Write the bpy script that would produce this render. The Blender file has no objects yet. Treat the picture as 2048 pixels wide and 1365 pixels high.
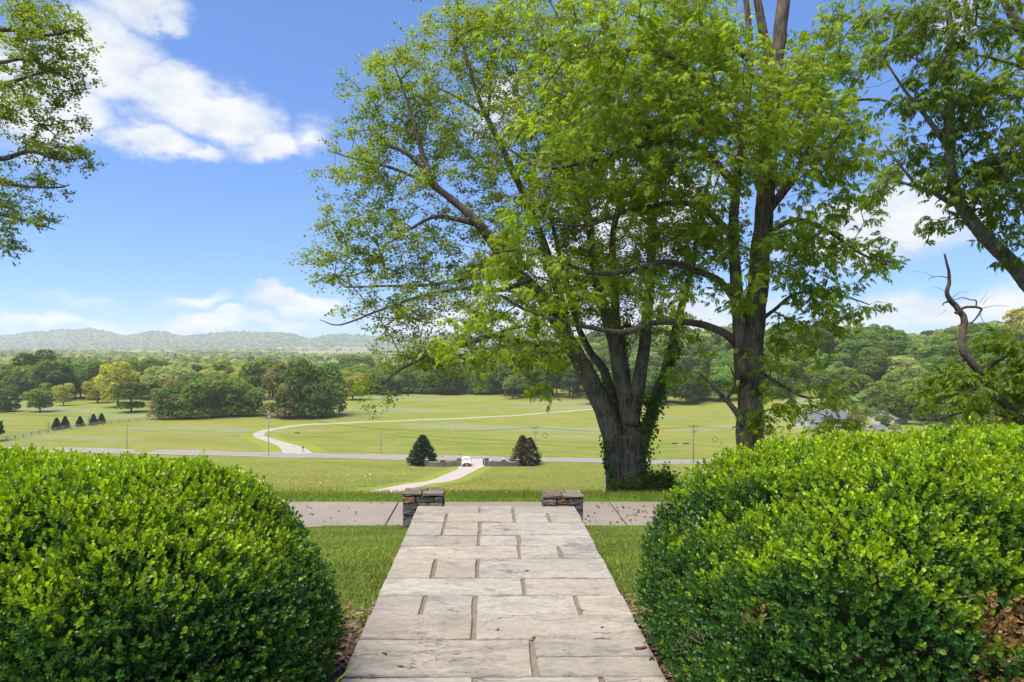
import bpy, bmesh, math, random
import numpy as np
from mathutils import Vector, Matrix

# ------------------------------------------------------------------ camera, sky, sun, exposure
scene = bpy.context.scene
COL = scene.collection
R = math.radians
cam_data = bpy.data.cameras.new("camera")
cam = bpy.data.objects.new("camera", cam_data)
COL.objects.link(cam)
cam.location = (0, 0, 1.6)
cam.rotation_euler = (R(90), 0, 0)
cam_data.sensor_width = 36
cam_data.lens = 24
cam_data.shift_x = 46 / 2048
cam_data.shift_y = 7.5 / 2048
cam_data.clip_start = 0.05
cam_data.clip_end = 30000
scene.camera = cam

SUN_EL, SUN_AZ = 68, -125         # azimuth clockwise from +Y: the sun stands high on the left, a little behind
SKY_STRENGTH = 0.074
world = bpy.data.worlds.new("World")
scene.world = world
world.use_nodes = True
sun_data = bpy.data.lights.new("sun", 'SUN')
sun_data.energy = 4.3
sun_data.angle = R(50)
sun_data.color = (1.0, 0.93, 0.82)
sun = bpy.data.objects.new("sun", sun_data)
COL.objects.link(sun)
_a, _e = R(SUN_AZ), R(SUN_EL)
sun_dir = Vector((math.sin(_a) * math.cos(_e), math.cos(_a) * math.cos(_e), math.sin(_e)))
sun.rotation_euler = sun_dir.to_track_quat('Z', 'Y').to_euler()
vs = scene.view_settings
scene.display_settings.display_device = 'sRGB'
vs.view_transform = 'Standard'
vs.look = 'None'
vs.exposure = 1.12
vs.gamma = 1
vs.use_curve_mapping = False
scene.cycles.max_bounces = 10
scene.cycles.diffuse_bounces = 8
scene.cycles.transparent_max_bounces = 8
scene.cycles.volume_bounces = 1
scene.cycles.use_denoising = True


class NT:
    """tiny node-tree helper"""
    def __init__(s, tree):
        s.t = tree; s.n = tree.nodes; s.l = tree.links
    def new(s, kind, **kw):
        n = s.n.new(kind)
        for k, v in kw.items(): setattr(n, k, v)
        return n
    def put(s, sock, v):
        if isinstance(v, bpy.types.NodeSocket): s.l.new(v, sock)
        else: sock.default_value = v
    def math(s, op, a, b=None, c=None, clamp=False):
        n = s.new('ShaderNodeMath', operation=op); n.use_clamp = clamp
        s.put(n.inputs[0], a)
        if b is not None: s.put(n.inputs[1], b)
        if c is not None: s.put(n.inputs[2], c)
        return n.outputs[0]
    def vmath(s, op, a, b=None):
        n = s.new('ShaderNodeVectorMath', operation=op)
        s.put(n.inputs[0], a)
        if b is not None: s.put(n.inputs[1], b)
        return n.outputs['Value'] if op in ('LENGTH', 'DOT_PRODUCT') else n.outputs[0]
    def noise(s, vec, scale, detail=4, rough=0.55, dist=0.0, color=False):
        n = s.new('ShaderNodeTexNoise')
        if vec is not None: s.put(n.inputs['Vector'], vec)
        n.inputs['Scale'].default_value = scale; n.inputs['Detail'].default_value = detail
        n.inputs['Roughness'].default_value = rough; n.inputs['Distortion'].default_value = dist
        return n.outputs['Color'] if color else n.outputs['Fac']
    def ramp(s, fac, stops, interp='LINEAR'):
        n = s.new('ShaderNodeValToRGB'); n.color_ramp.interpolation = interp
        e = n.color_ramp.elements
        while len(e) > 2: e.remove(e[-1])
        for i, (p, c) in enumerate(stops):
            el = e[i] if i < 2 else e.new(p)
            el.position = p
            el.color = (c, c, c, 1) if isinstance(c, (int, float)) else (*c, 1)
        s.put(n.inputs[0], fac)
        return n.outputs['Color']
    def mix(s, fac, a, b, mode='MIX'):
        n = s.new('ShaderNodeMix', data_type='RGBA', blend_type=mode)
        s.put(n.inputs[0], fac)
        for i, v in ((6, a), (7, b)):
            s.put(n.inputs[i], v if isinstance(v, bpy.types.NodeSocket) else (*v, 1))
        return n.outputs[2]
    def smooth(s, v, lo, hi):
        n = s.new('ShaderNodeMapRange', interpolation_type='SMOOTHSTEP')
        s.put(n.inputs[0], v); n.inputs[1].default_value = lo; n.inputs[2].default_value = hi
        return n.outputs[0]
    def scale(s, vec, xyz):
        return s.vmath('MULTIPLY', vec, xyz)
    def bump(s, h, strength, dist=0.02):
        n = s.new('ShaderNodeBump'); n.inputs['Strength'].default_value = strength
        n.inputs['Distance'].default_value = dist; s.put(n.inputs['Height'], h)
        return n.outputs[0]


F, VX, VY, EYE = 1365.33, 978.0, 690.0, 1.6
def at(px, py, d):
    """point of the photograph at a chosen distance, in metres"""
    return Vector(((px - VX) / F * d, d, EYE - (py - VY) / F * d))


def build_world():
    w = NT(world.node_tree); w.n.clear()
    sky = w.new('ShaderNodeTexSky', sky_type='NISHITA')
    sky.sun_disc = False; sky.sun_elevation = _e; sky.sun_rotation = _a
    sky.altitude = 200; sky.air_density = 0.82; sky.dust_density = 0.3; sky.ozone_density = 2.2
    tc = w.new('ShaderNodeTexCoord')
    sep = w.new('ShaderNodeSeparateXYZ'); w.put(sep.inputs[0], tc.outputs['Generated'])
    x, y, z = sep.outputs
    az = w.math('ARCTAN2', x, y); el = w.math('ARCSINE', z)
    wob = w.noise(w.scale(tc.outputs['Generated'], (1, 1, 1.6)), 9, 6, 0.6, color=True)
    comb = w.new('ShaderNodeCombineXYZ'); w.put(comb.inputs[0], az); w.put(comb.inputs[1], el)
    p = w.vmath('ADD', comb.outputs[0], w.scale(w.vmath('SUBTRACT', wob, (0.5, 0.5, 0.5)), (0.13, 0.10, 0)))
    blobs = [(215, 120, 130, 95, 1), (350, 185, 120, 70, 1), (440, 225, 110, 55, 1), (120, 190, 170, 85, 1), (20, 190, 140, 110, 1),
             (300, 280, 110, 40, .95), (400, 305, 80, 28, .8), (540, 288, 90, 34, .85), (625, 275, 60, 45, .7), (290, 10, 95, 42, .9), (340, 35, 50, 22, .8),
             (430, 645, 120, 20, 1.2), (290, 655, 120, 14, 1.0), (120, 640, 140, 16, .8), (520, 652, 120, 16, 1.0), (585, 610, 130, 28, 1.0), (390, 606, 80, 16, .8), (160, 600, 120, 16, .3),
             (1790, 440, 170, 75, .95), (1690, 470, 150, 70, .8), (1880, 610, 220, 40, .95), (1720, 640, 160, 30, .7), (2080, 600, 160, 50, .9),
             (1280, 430, 190, 120, .9), (1120, 560, 190, 100, .85), (900, 640, 170, 45, .8), (1000, 210, 70, 60, .6), (1350, 620, 200, 60, .8), (1930, 30, 90, 60, .5),
             (1200, 640, 320, 60, .8)]
    best = None
    for px, py, rx, ry, s in blobs:
        a = math.atan2(px - VX, F); e = math.atan2(VY - py, math.hypot(F, px - VX))
        k = math.cos(a)
        v = w.vmath('SUBTRACT', p, (a, e, 0))
        v = w.scale(v, (F / rx / k / k / 1.15, F / ry / k / 1.15, 0))
        f = w.math('SUBTRACT', s, w.math('MULTIPLY', w.vmath('LENGTH', v), s))
        best = f if best is None else w.math('MAXIMUM', best, f)
    n1 = w.noise(w.scale(tc.outputs['Generated'], (1, 1, 1.8)), 12, 8, 0.62, 0.2)
    dens = w.math('ADD', best, w.math('MULTIPLY', w.math('SUBTRACT', n1, 0.5), 1.1))
    placed = w.smooth(dens, -0.04, 0.62)
    # everywhere outside the view the same broken cloud goes on
    n2 = w.noise(w.scale(tc.outputs['Generated'], (1, 1, 2.2)), 3.2, 8, 0.58, 0.3)
    free = w.smooth(n2, 0.52, 0.72)
    out = w.math('MAXIMUM', w.smooth(w.math('ABSOLUTE', w.math('ADD', az, -0.03)), 0.74, 0.95), w.smooth(el, 0.50, 0.68))
    cover = w.math('MAXIMUM', placed, w.math('MULTIPLY', free, out))
    cover = w.math('MULTIPLY', cover, w.smooth(z, -0.01, 0.02))
    shade = w.smooth(w.noise(w.scale(w.vmath('ADD', tc.outputs['Generated'], (0, 0, 0.02)), (1, 1, 1.8)), 14, 6, 0.6), 0.3, 0.62)
    ccol = w.mix(shade, (4.4, 4.9, 5.6), (6.1, 6.15, 6.2))
    gam = w.new('ShaderNodeGamma'); gam.inputs[1].default_value = 0.65; w.put(gam.inputs[0], sky.outputs[0])
    tint = w.mix(1.0, gam.outputs[0], (0.88, 1.36, 2.25), 'MULTIPLY')
    colr = w.mix(w.math('MULTIPLY', cover, 0.96), tint, ccol)
    bg = w.new('ShaderNodeBackground'); bg.inputs[1].default_value = SKY_STRENGTH
    w.put(bg.inputs[0], colr)
    o = w.new('ShaderNodeOutputWorld'); w.l.new(bg.outputs[0], o.inputs[0])
build_world()

# ------------------------------------------------------------------ helpers
rng = np.random.default_rng(7)
random.seed(7)

def link(o, parent=None):
    COL.objects.link(o)
    if parent is not None: o.parent = parent
    return o

def tag(o, label=None, cat=None, group=None, kind=None):
    if label: o["label"] = label
    if cat: o["category"] = cat
    if group: o["group"] = group
    if kind: o["kind"] = kind
    return o

def empty(name, loc=(0, 0, 0), rz=0.0):
    o = bpy.data.objects.new(name, None)
    o.location = loc; o.rotation_euler = (0, 0, rz); o.empty_display_size = 0.2
    return link(o)

def np_mesh(name, V, faces, mat, col=None, smooth=False):
    """faces: list of int arrays (k, n)"""
    me = bpy.data.meshes.new(name)
    V = np.asarray(V, np.float32)
    me.vertices.add(len(V)); me.vertices.foreach_set('co', V.ravel())
    loops = np.concatenate([f.ravel() for f in faces]).astype(np.int32)
    tot = np.concatenate([np.full(len(f), f.shape[1], np.int32) for f in faces])
    start = np.concatenate([[0], np.cumsum(tot)[:-1]]).astype(np.int32)
    me.loops.add(len(loops)); me.loops.foreach_set('vertex_index', loops)
    me.polygons.add(len(tot)); me.polygons.foreach_set('loop_start', start)
    me.update(calc_edges=True)
    if col is not None:
        a = me.attributes.new('Col', 'FLOAT_COLOR', 'POINT')
        c = np.ones((len(V), 4), np.float32); c[:, :3] = col
        a.data.foreach_set('color', c.ravel())
    me.polygons.foreach_set('use_smooth', np.full(len(tot), smooth))
    me.materials.append(mat)
    return me

def np_obj(name, V, faces, mat, parent=None, col=None, smooth=False):
    return link(bpy.data.objects.new(name, np_mesh(name, V, faces, mat, col, smooth)), parent)

class MB:
    """collects boxes, tubes, lathes, slabs; build() links ONE mesh object"""
    def __init__(s): s.v = []; s.f = []
    def add(s, vs_, fs):
        b = len(s.v); s.v += [tuple(v) for v in vs_]; s.f += [tuple(b + i for i in f) for f in fs]; return s
    def box(s, c, size, rz=0.0, taper=1.0, M=None):
        hx, hy, hz = (k / 2 for k in size); cz, sz = math.cos(rz), math.sin(rz)
        P = []
        for zz, t in ((-hz, 1), (hz, taper)):
            for xx, yy in ((-hx, -hy), (hx, -hy), (hx, hy), (-hx, hy)):
                xx2, yy2 = xx * t, yy * t
                P.append((c[0] + xx2 * cz - yy2 * sz, c[1] + xx2 * sz + yy2 * cz, c[2] + zz))
        return s.add(P, [(3, 2, 1, 0), (4, 5, 6, 7), (0, 1, 5, 4), (1, 2, 6, 5), (2, 3, 7, 6), (3, 0, 4, 7)])
    def tube(s, pts, rad, n=6, cap=True):
        pts = [Vector(p) for p in pts]; m = len(pts)
        rad = [rad] * m if isinstance(rad, (int, float)) else list(rad)
        b = len(s.v); up = None
        for i in range(m):
            t = (pts[min(i + 1, m - 1)] - pts[max(i - 1, 0)])
            t = t.normalized() if t.length > 1e-9 else Vector((0, 0, 1))
            if up is None: up = t.orthogonal().normalized()
            up = (up - t * up.dot(t)); up = up.normalized() if up.length > 1e-6 else t.orthogonal().normalized()
            w = t.cross(up)
            for k in range(n):
                a = 2 * math.pi * k / n
                s.v.append(tuple(pts[i] + (up * math.cos(a) + w * math.sin(a)) * rad[i]))
        for i in range(m - 1):
            for k in range(n):
                k2 = (k + 1) % n
                s.f.append((b + i * n + k, b + i * n + k2, b + (i + 1) * n + k2, b + (i + 1) * n + k))
        if cap:
            s.f.append(tuple(b + k for k in reversed(range(n))))
            s.f.append(tuple(b + (m - 1) * n + k for k in range(n)))
        return s
    def lathe(s, c, prof, n=12):
        b = len(s.v); m = len(prof)
        for r, z in prof:
            for k in range(n):
                a = 2 * math.pi * k / n
                s.v.append((c[0] + r * math.cos(a), c[1] + r * math.sin(a), c[2] + z))
        for i in range(m - 1):
            for k in range(n):
                k2 = (k + 1) % n
                s.f.append((b + i * n + k, b + i * n + k2, b + (i + 1) * n + k2, b + (i + 1) * n + k))
        s.f.append(tuple(b + k for k in reversed(range(n)))); s.f.append(tuple(b + (m - 1) * n + k for k in range(n)))
        return s
    def prism(s, poly, axis, lo, hi):
        """poly in the plane across axis ('x': (y,z), 'y': (x,z), 'z': (x,y))"""
        n = len(poly); P = []
        for h in (lo, hi):
            for a, c in poly:
                P.append({'x': (h, a, c), 'y': (a, h, c), 'z': (a, c, h)}[axis])
        fs = [tuple(reversed(range(n))), tuple(range(n, 2 * n))] + [(i, (i + 1) % n, n + (i + 1) % n, n + i) for i in range(n)]
        return s.add(P, fs)
    def mesh(s, name, mat, smooth=False, bevel=0.0, seg=2):
        me = bpy.data.meshes.new(name); me.from_pydata(s.v, [], s.f)
        bm = bmesh.new(); bm.from_mesh(me)
        bmesh.ops.recalc_face_normals(bm, faces=bm.faces)
        if bevel: bmesh.ops.bevel(bm, geom=list(bm.edges), offset=bevel, segments=seg, affect='EDGES', profile=0.6)
        bm.to_mesh(me); bm.free()
        if smooth: me.polygons.foreach_set('use_smooth', [True] * len(me.polygons))
        me.materials.append(mat); return me
    def build(s, name, mat, parent=None, **kw):
        return link(bpy.data.objects.new(name, s.mesh(name, mat, **kw)), parent)

def stamp(T, faces, pos, Rm, sc):
    """repeat a template (m,3) at N frames (N,3,3); returns verts, faces"""
    N, m = len(pos), len(T)
    sc = np.broadcast_to(np.asarray(sc, float).reshape(-1, 1, 1) if np.ndim(sc) < 2 else np.asarray(sc)[:, None, :], (N, 1, 1) if np.ndim(sc) < 2 else (N, 1, 3))
    V = np.einsum('nij,nmj->nmi', Rm, T[None] * sc) + pos[:, None, :]
    off = (np.arange(N) * m)[:, None, None]
    return V.reshape(-1, 3), [(np.asarray(f)[None] + off).reshape(-1, np.asarray(f).shape[1]) for f in faces]

def unit(v):
    return v / np.maximum(np.linalg.norm(v, axis=-1, keepdims=True), 1e-9)

def frames(xdir, zhint):
    """rotation matrices whose x column is xdir and whose z column leans to zhint"""
    X = unit(xdir); Y = unit(np.cross(zhint, X)); Z = np.cross(X, Y)
    return np.stack([X, Y, Z], axis=-1)

def rand_unit(n, g=None):
    g = g or rng
    return unit(g.normal(size=(n, 3)))

def catmull(pts, per=6):
    P = np.asarray(pts, float)
    if len(P) < 3: 
        t = np.linspace(0, 1, per + 1)[:, None]; return P[0] * (1 - t) + P[-1] * t
    P = np.vstack([2 * P[0] - P[1], P, 2 * P[-1] - P[-2]]); out = []
    for i in range(1, len(P) - 2):
        p0, p1, p2, p3 = P[i - 1:i + 3]
        for t in np.linspace(0, 1, per, endpoint=False):
            out.append(0.5 * (2 * p1 + (p2 - p0) * t + (2 * p0 - 5 * p1 + 4 * p2 - p3) * t * t + (3 * p1 - p0 - 3 * p2 + p3) * t ** 3))
    out.append(P[-2]); return np.array(out)

def sstep(x, a, b):
    t = np.clip((x - a) / (b - a), 0, 1); return t * t * (3 - 2 * t)

# ------------------------------------------------------------------ materials
def material(name):
    m = bpy.data.materials.new(name); m.use_nodes = True
    t = NT(m.node_tree); b = t.n['Principled BSDF']
    return m, t, b

def plain(name, color, rough=0.6, metal=0.0, vary=0.12, scale=6.0, bump=0.0):
    m, t, b = material(name)
    tc = t.new('ShaderNodeTexCoord')
    n = t.noise(tc.outputs['Object'], scale, 5)
    c = t.mix(t.ramp(n, [(0.3, 0.0), (0.7, 1.0)]), tuple(k * (1 - vary) for k in color), tuple(min(1, k * (1 + vary)) for k in color))
    t.put(b.inputs['Base Color'], c); b.inputs['Roughness'].default_value = rough; b.inputs['Metallic'].default_value = metal
    if bump: t.put(b.inputs['Normal'], t.bump(t.noise(tc.outputs['Object'], scale * 6, 4), bump, 0.01))
    return m

def leaf_material(name, rough=0.45, trans=0.45, spec=0.4, vary=0.0):
    """colour comes from the leaf's own attribute; light passes through the blade"""
    m, t, b = material(name)
    at_ = t.new('ShaderNodeAttribute', attribute_name='Col')
    c = at_.outputs['Color']
    if vary:
        oi = t.new('ShaderNodeObjectInfo')
        h = t.new('ShaderNodeHueSaturation')
        t.put(h.inputs['Hue'], t.math('MULTIPLY_ADD', oi.outputs['Random'], 0.035, 0.4825))
        r2 = t.math('FRACT', t.math('MULTIPLY', oi.outputs['Random'], 17.3))
        t.put(h.inputs['Value'], t.math('MULTIPLY_ADD', r2, vary * 2, 1 - vary))
        t.put(h.inputs['Color'], c); c = h.outputs[0]
    t.put(b.inputs['Base Color'], c); b.inputs['Roughness'].default_value = rough
    b.inputs['Specular IOR Level'].default_value = spec
    tr = t.new('ShaderNodeBsdfTranslucent')
    t.put(tr.inputs[0], t.mix(1.0, c, (1.35, 1.35, 0.55), 'MULTIPLY'))
    mx = t.new('ShaderNodeMixShader'); mx.inputs[0].default_value = trans
    t.l.new(b.outputs[0], mx.inputs[1]); t.l.new(tr.outputs[0], mx.inputs[2])
    t.l.new(mx.outputs[0], t.n['Material Output'].inputs[0])
    return m

def bark_material(name, dark, light, sc=1.0, moss=0.0):
    m, t, b = material(name)
    tc = t.new('ShaderNodeTexCoord'); p = tc.outputs['Object']
    n = t.noise(t.scale(p, (14 * sc, 14 * sc, 2.2 * sc)), 1.0, 8, 0.62, 0.6)
    r = t.ramp(n, [(0.36, 0.0), (0.62, 1.0)])
    big = t.noise(p, 1.3, 4)
    c = t.mix(r, dark, light)
    c = t.mix(t.math('MULTIPLY', t.ramp(big, [(0.5, 0.0), (0.68, 1.0)]), 0.55), c, tuple(k * 1.5 for k in light))
    if moss: c = t.mix(t.math('MULTIPLY', t.ramp(t.noise(p, 4, 5), [(0.55, 0.0), (0.7, 1.0)]), moss), c, (0.12, 0.14, 0.05))
    t.put(b.inputs['Base Color'], c); b.inputs['Roughness'].default_value = 0.9; b.inputs['Specular IOR Level'].default_value = 0.2
    t.put(b.inputs['Normal'], t.bump(n, 1.0, 0.05))
    return m

def flag_material():
    m, t, b = material("flagstone_stone")
    tc = t.new('ShaderNodeTexCoord'); oi = t.new('ShaderNodeObjectInfo')
    off = t.new('ShaderNodeCombineXYZ')
    for k, f in enumerate((37.0, 91.0, 53.0)):
        t.put(off.inputs[k], t.math('MULTIPLY', oi.outputs['Random'], f))
    p = t.vmath('ADD', tc.outputs['Object'], off.outputs[0])
    strat = t.noise(t.scale(p, (1.8, 4.2, 3.0)), 1.6, 8, 0.62, 0.9)
    fine = t.noise(t.scale(p, (9, 17, 10)), 2.0, 8, 0.72, 0.5)
    base = t.mix(t.ramp(strat, [(0.32, 0.0), (0.68, 1.0)]), (0.245, 0.217, 0.178), (0.325, 0.288, 0.240))
    hs = t.new('ShaderNodeHueSaturation'); t.put(hs.inputs['Color'], base)
    t.put(hs.inputs['Value'], t.math('MULTIPLY_ADD', oi.outputs['Random'], 0.24, 0.84))
    r2 = t.math('FRACT', t.math('MULTIPLY', oi.outputs['Random'], 13.7))
    t.put(hs.inputs['Saturation'], t.math('MULTIPLY_ADD', r2, 0.45, 0.75))
    c = hs.outputs[0]
    c = t.mix(t.math('MULTIPLY', t.ramp(fine, [(0.38, 1.0), (0.56, 0.0)]), 0.5), c, (0.14, 0.125, 0.11))
    # weathered dark blotches and lichen, streaked along the bedding
    st = t.noise(t.scale(p, (2.2, 4.6, 2)), 1.3, 6, 0.65, 0.5)
    stm = t.math('MULTIPLY', t.ramp(st, [(0.51, 0.0), (0.66, 1.0)]), t.ramp(t.noise(t.scale(p, (10, 30, 10)), 1.5, 5, 0.7), [(0.35, 0.15), (0.62, 1.0)]))
    c = t.mix(t.math('MULTIPLY', stm, 0.75), c, (0.075, 0.07, 0.064))
    # hairline cracks
    ck = t.noise(t.scale(p, (1.0, 2.6, 1)), 1.5, 5, 0.62, 0.8)
    ckm = t.ramp(t.math('ABSOLUTE', t.math('SUBTRACT', ck, 0.52)), [(0.0, 1.0), (0.0045, 0.0)])
    ckm = t.math('MULTIPLY', ckm, t.ramp(t.noise(p, 2.3, 2), [(0.50, 0.0), (0.60, 1.0)]))
    c = t.mix(t.math('MULTIPLY', ckm, 0.8), c, (0.08, 0.072, 0.062))
    t.put(b.inputs['Base Color'], c); b.inputs['Roughness'].default_value = 0.8; b.inputs['Specular IOR Level'].default_value = 0.3
    hgt = t.math('ADD', t.math('MULTIPLY', strat, 1.0), t.math('MULTIPLY', fine, 0.35))
    hgt = t.math('SUBTRACT', hgt, t.math('MULTIPLY', ckm, 0.4))
    t.put(b.inputs['Normal'], t.bump(hgt, 0.9, 0.025))
    return m

def rubble_material(name, a, bcol, c3, sc):
    """far stone wall: stones too small to pick apart"""
    m, t, b = material(name)
    tc = t.new('ShaderNodeTexCoord')
    p = t.vmath('ADD', tc.outputs['Object'], t.scale(t.noise(tc.outputs['Object'], 3, 3, color=True), (0.15, 0.15, 0.15)))
    v = t.new('ShaderNodeTexVoronoi'); v.inputs['Scale'].default_value = sc
    t.put(v.inputs['Vector'], t.scale(p, (1, 1, 1.9)))
    e = t.new('ShaderNodeTexVoronoi', feature='DISTANCE_TO_EDGE'); e.inputs['Scale'].default_value = sc
    t.put(e.inputs['Vector'], t.scale(p, (1, 1, 1.9)))
    sp = t.new('ShaderNodeSeparateColor'); t.put(sp.inputs[0], v.outputs['Color'])
    c = t.mix(sp.outputs[0], a, bcol)
    c = t.mix(t.ramp(sp.outputs[1], [(0.8, 0.0), (0.85, 1.0)]), c, c3)
    j = t.ramp(e.outputs['Distance'], [(0.02, 0.0), (0.09, 1.0)])
    c = t.mix(j, tuple(k * 0.35 for k in a), c)
    t.put(b.inputs['Base Color'], c); b.inputs['Roughness'].default_value = 0.9
    t.put(b.inputs['Normal'], t.bump(j, 0.8, 0.04))
    return m

def stone_material(name, cols, sc=7):
    m, t, b = material(name)
    tc = t.new('ShaderNodeTexCoord'); oi = t.new('ShaderNodeObjectInfo')
    p = t.vmath('ADD', tc.outputs['Object'], t.scale(t.new('ShaderNodeObjectInfo').outputs['Location'], (3, 3, 3)))
    n = t.noise(t.scale(p, (1, 1, 2)), sc, 7, 0.65, 0.4)
    g = t.ramp(oi.outputs['Random'], [(0.0, cols[0]), (0.45, cols[1]), (0.8, cols[2]), (0.9, cols[3])], 'CONSTANT')
    c = t.mix(t.ramp(n, [(0.33, 0.0), (0.68, 1.0)]), t.mix(1.0, g, (0.55, 0.55, 0.55), 'MULTIPLY'), t.mix(1.0, g, (1.45, 1.4, 1.3), 'MULTIPLY'))
    c = t.mix(t.math('MULTIPLY', t.ramp(t.noise(p, 3.5, 5), [(0.56, 0.0), (0.7, 1.0)]), 0.5), c, (0.17, 0.15, 0.11))
    t.put(b.inputs['Base Color'], c); b.inputs['Roughness'].default_value = 0.9
    t.put(b.inputs['Normal'], t.bump(n, 0.9, 0.03))
    return m

def concrete_material(name, color, speck=0.5, sc=60):
    m, t, b = material(name)
    tc = t.new('ShaderNodeTexCoord'); p = tc.outputs['Object']
    big = t.noise(p, 0.6, 6, 0.6)
    sp = t.noise(p, sc, 3, 0.7)
    c = t.mix(t.ramp(big, [(0.3, 0.0), (0.7, 1.0)]), tuple(k * 0.82 for k in color), tuple(k * 1.12 for k in color))
    c = t.mix(t.math('MULTIPLY', t.ramp(sp, [(0.38, 1.0), (0.52, 0.0)]), speck), c, tuple(k * 0.45 for k in color))
    t.put(b.inputs['Base Color'], c); b.inputs['Roughness'].default_value = 0.9
    t.put(b.inputs['Normal'], t.bump(sp, 0.4, 0.01))
    return m

def ground_material():
    m, t, b = material("grassland")
    g = t.new('ShaderNodeNewGeometry'); p = g.outputs['Position']
    sep = t.new('ShaderNodeSeparateXYZ'); t.put(sep.inputs[0], p)
    big = t.noise(t.scale(p, (0.5, 1.0, 1)), 0.028, 6, 0.6, 0.4)
    mid = t.noise(t.scale(p, (0.6, 1.2, 1)), 0.16, 7, 0.66)
    fine = t.noise(p, 1.6, 8, 0.72)
    c = t.mix(t.ramp(big, [(0.36, 0.0), (0.64, 1.0)]), (0.136, 0.192, 0.024), (0.218, 0.226, 0.042))
    c = t.mix(t.math('MULTIPLY', t.ramp(mid, [(0.42, 0.0), (0.60, 1.0)]), 0.65), c, (0.27, 0.225, 0.07))
    c = t.mix(t.math('MULTIPLY', t.ramp(fine, [(0.36, 1.0), (0.56, 0.0)]), 0.5), c, (0.085, 0.115, 0.016))
    # mowing and wheel lines drawn out across the slope
    stk = t.ramp(t.noise(t.scale(p, (0.035, 0.75, 1)), 1.0, 5, 0.6, 0.2), [(0.40, 1.0), (0.52, 0.0)])
    c = t.mix(t.math('MULTIPLY', stk, 0.38), c, (0.115, 0.155, 0.022))
    # drifts of pale blue wildflowers and sorrel out in the valley meadow
    fl = t.math('MULTIPLY', t.ramp(t.noise(t.scale(p, (0.35, 1.0, 1)), 0.045, 5, 0.6, 0.6), [(0.53, 0.0), (0.59, 1.0)]), t.ramp(t.noise(p, 0.9, 5, 0.7), [(0.42, 0.0), (0.60, 1.0)]))
    far = t.smooth(sep.outputs[1], 185, 215)
    c = t.mix(t.math('MULTIPLY', t.math('MULTIPLY', fl, far), 0.6), c, (0.22, 0.26, 0.27))
    so = t.ramp(t.noise(t.scale(p, (0.3, 1.0, 1)), 0.05, 4, 0.6, 0.3), [(0.62, 0.0), (0.70, 1.0)])
    c = t.mix(t.math('MULTIPLY', t.math('MULTIPLY', so, far), 0.45), c, (0.17, 0.105, 0.05))
    # mown lawn close to the house
    near = t.math('SUBTRACT', 1.0, t.smooth(sep.outputs[1], 15.4, 16.4))
    lawn = t.mix(t.ramp(t.noise(p, 2.4, 6, 0.65), [(0.35, 0.0), (0.66, 1.0)]), (0.075, 0.125, 0.018), (0.135, 0.18, 0.032))
    c = t.mix(near, c, lawn)
    # bark mulch under the hedges
    mul = t.math('SUBTRACT', 1.0, t.smooth(t.math('ADD', sep.outputs[1], t.math('MULTIPLY', t.noise(p, 3, 4), 0.5)), 4.15, 4.35))
    mc = t.mix(t.ramp(t.noise(p, 22, 5, 0.7), [(0.35, 0.0), (0.65, 1.0)]), (0.045, 0.028, 0.02), (0.16, 0.10, 0.07))
    c = t.mix(mul, c, mc)
    t.put(b.inputs['Base Color'], c); b.inputs['Roughness'].default_value = 1.0; b.inputs['Specular IOR Level'].default_value = 0.1
    t.put(b.inputs['Normal'], t.bump(t.math('ADD', fine, t.noise(p, 7, 4, 0.7)), 0.9, 0.25))
    return m

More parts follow.
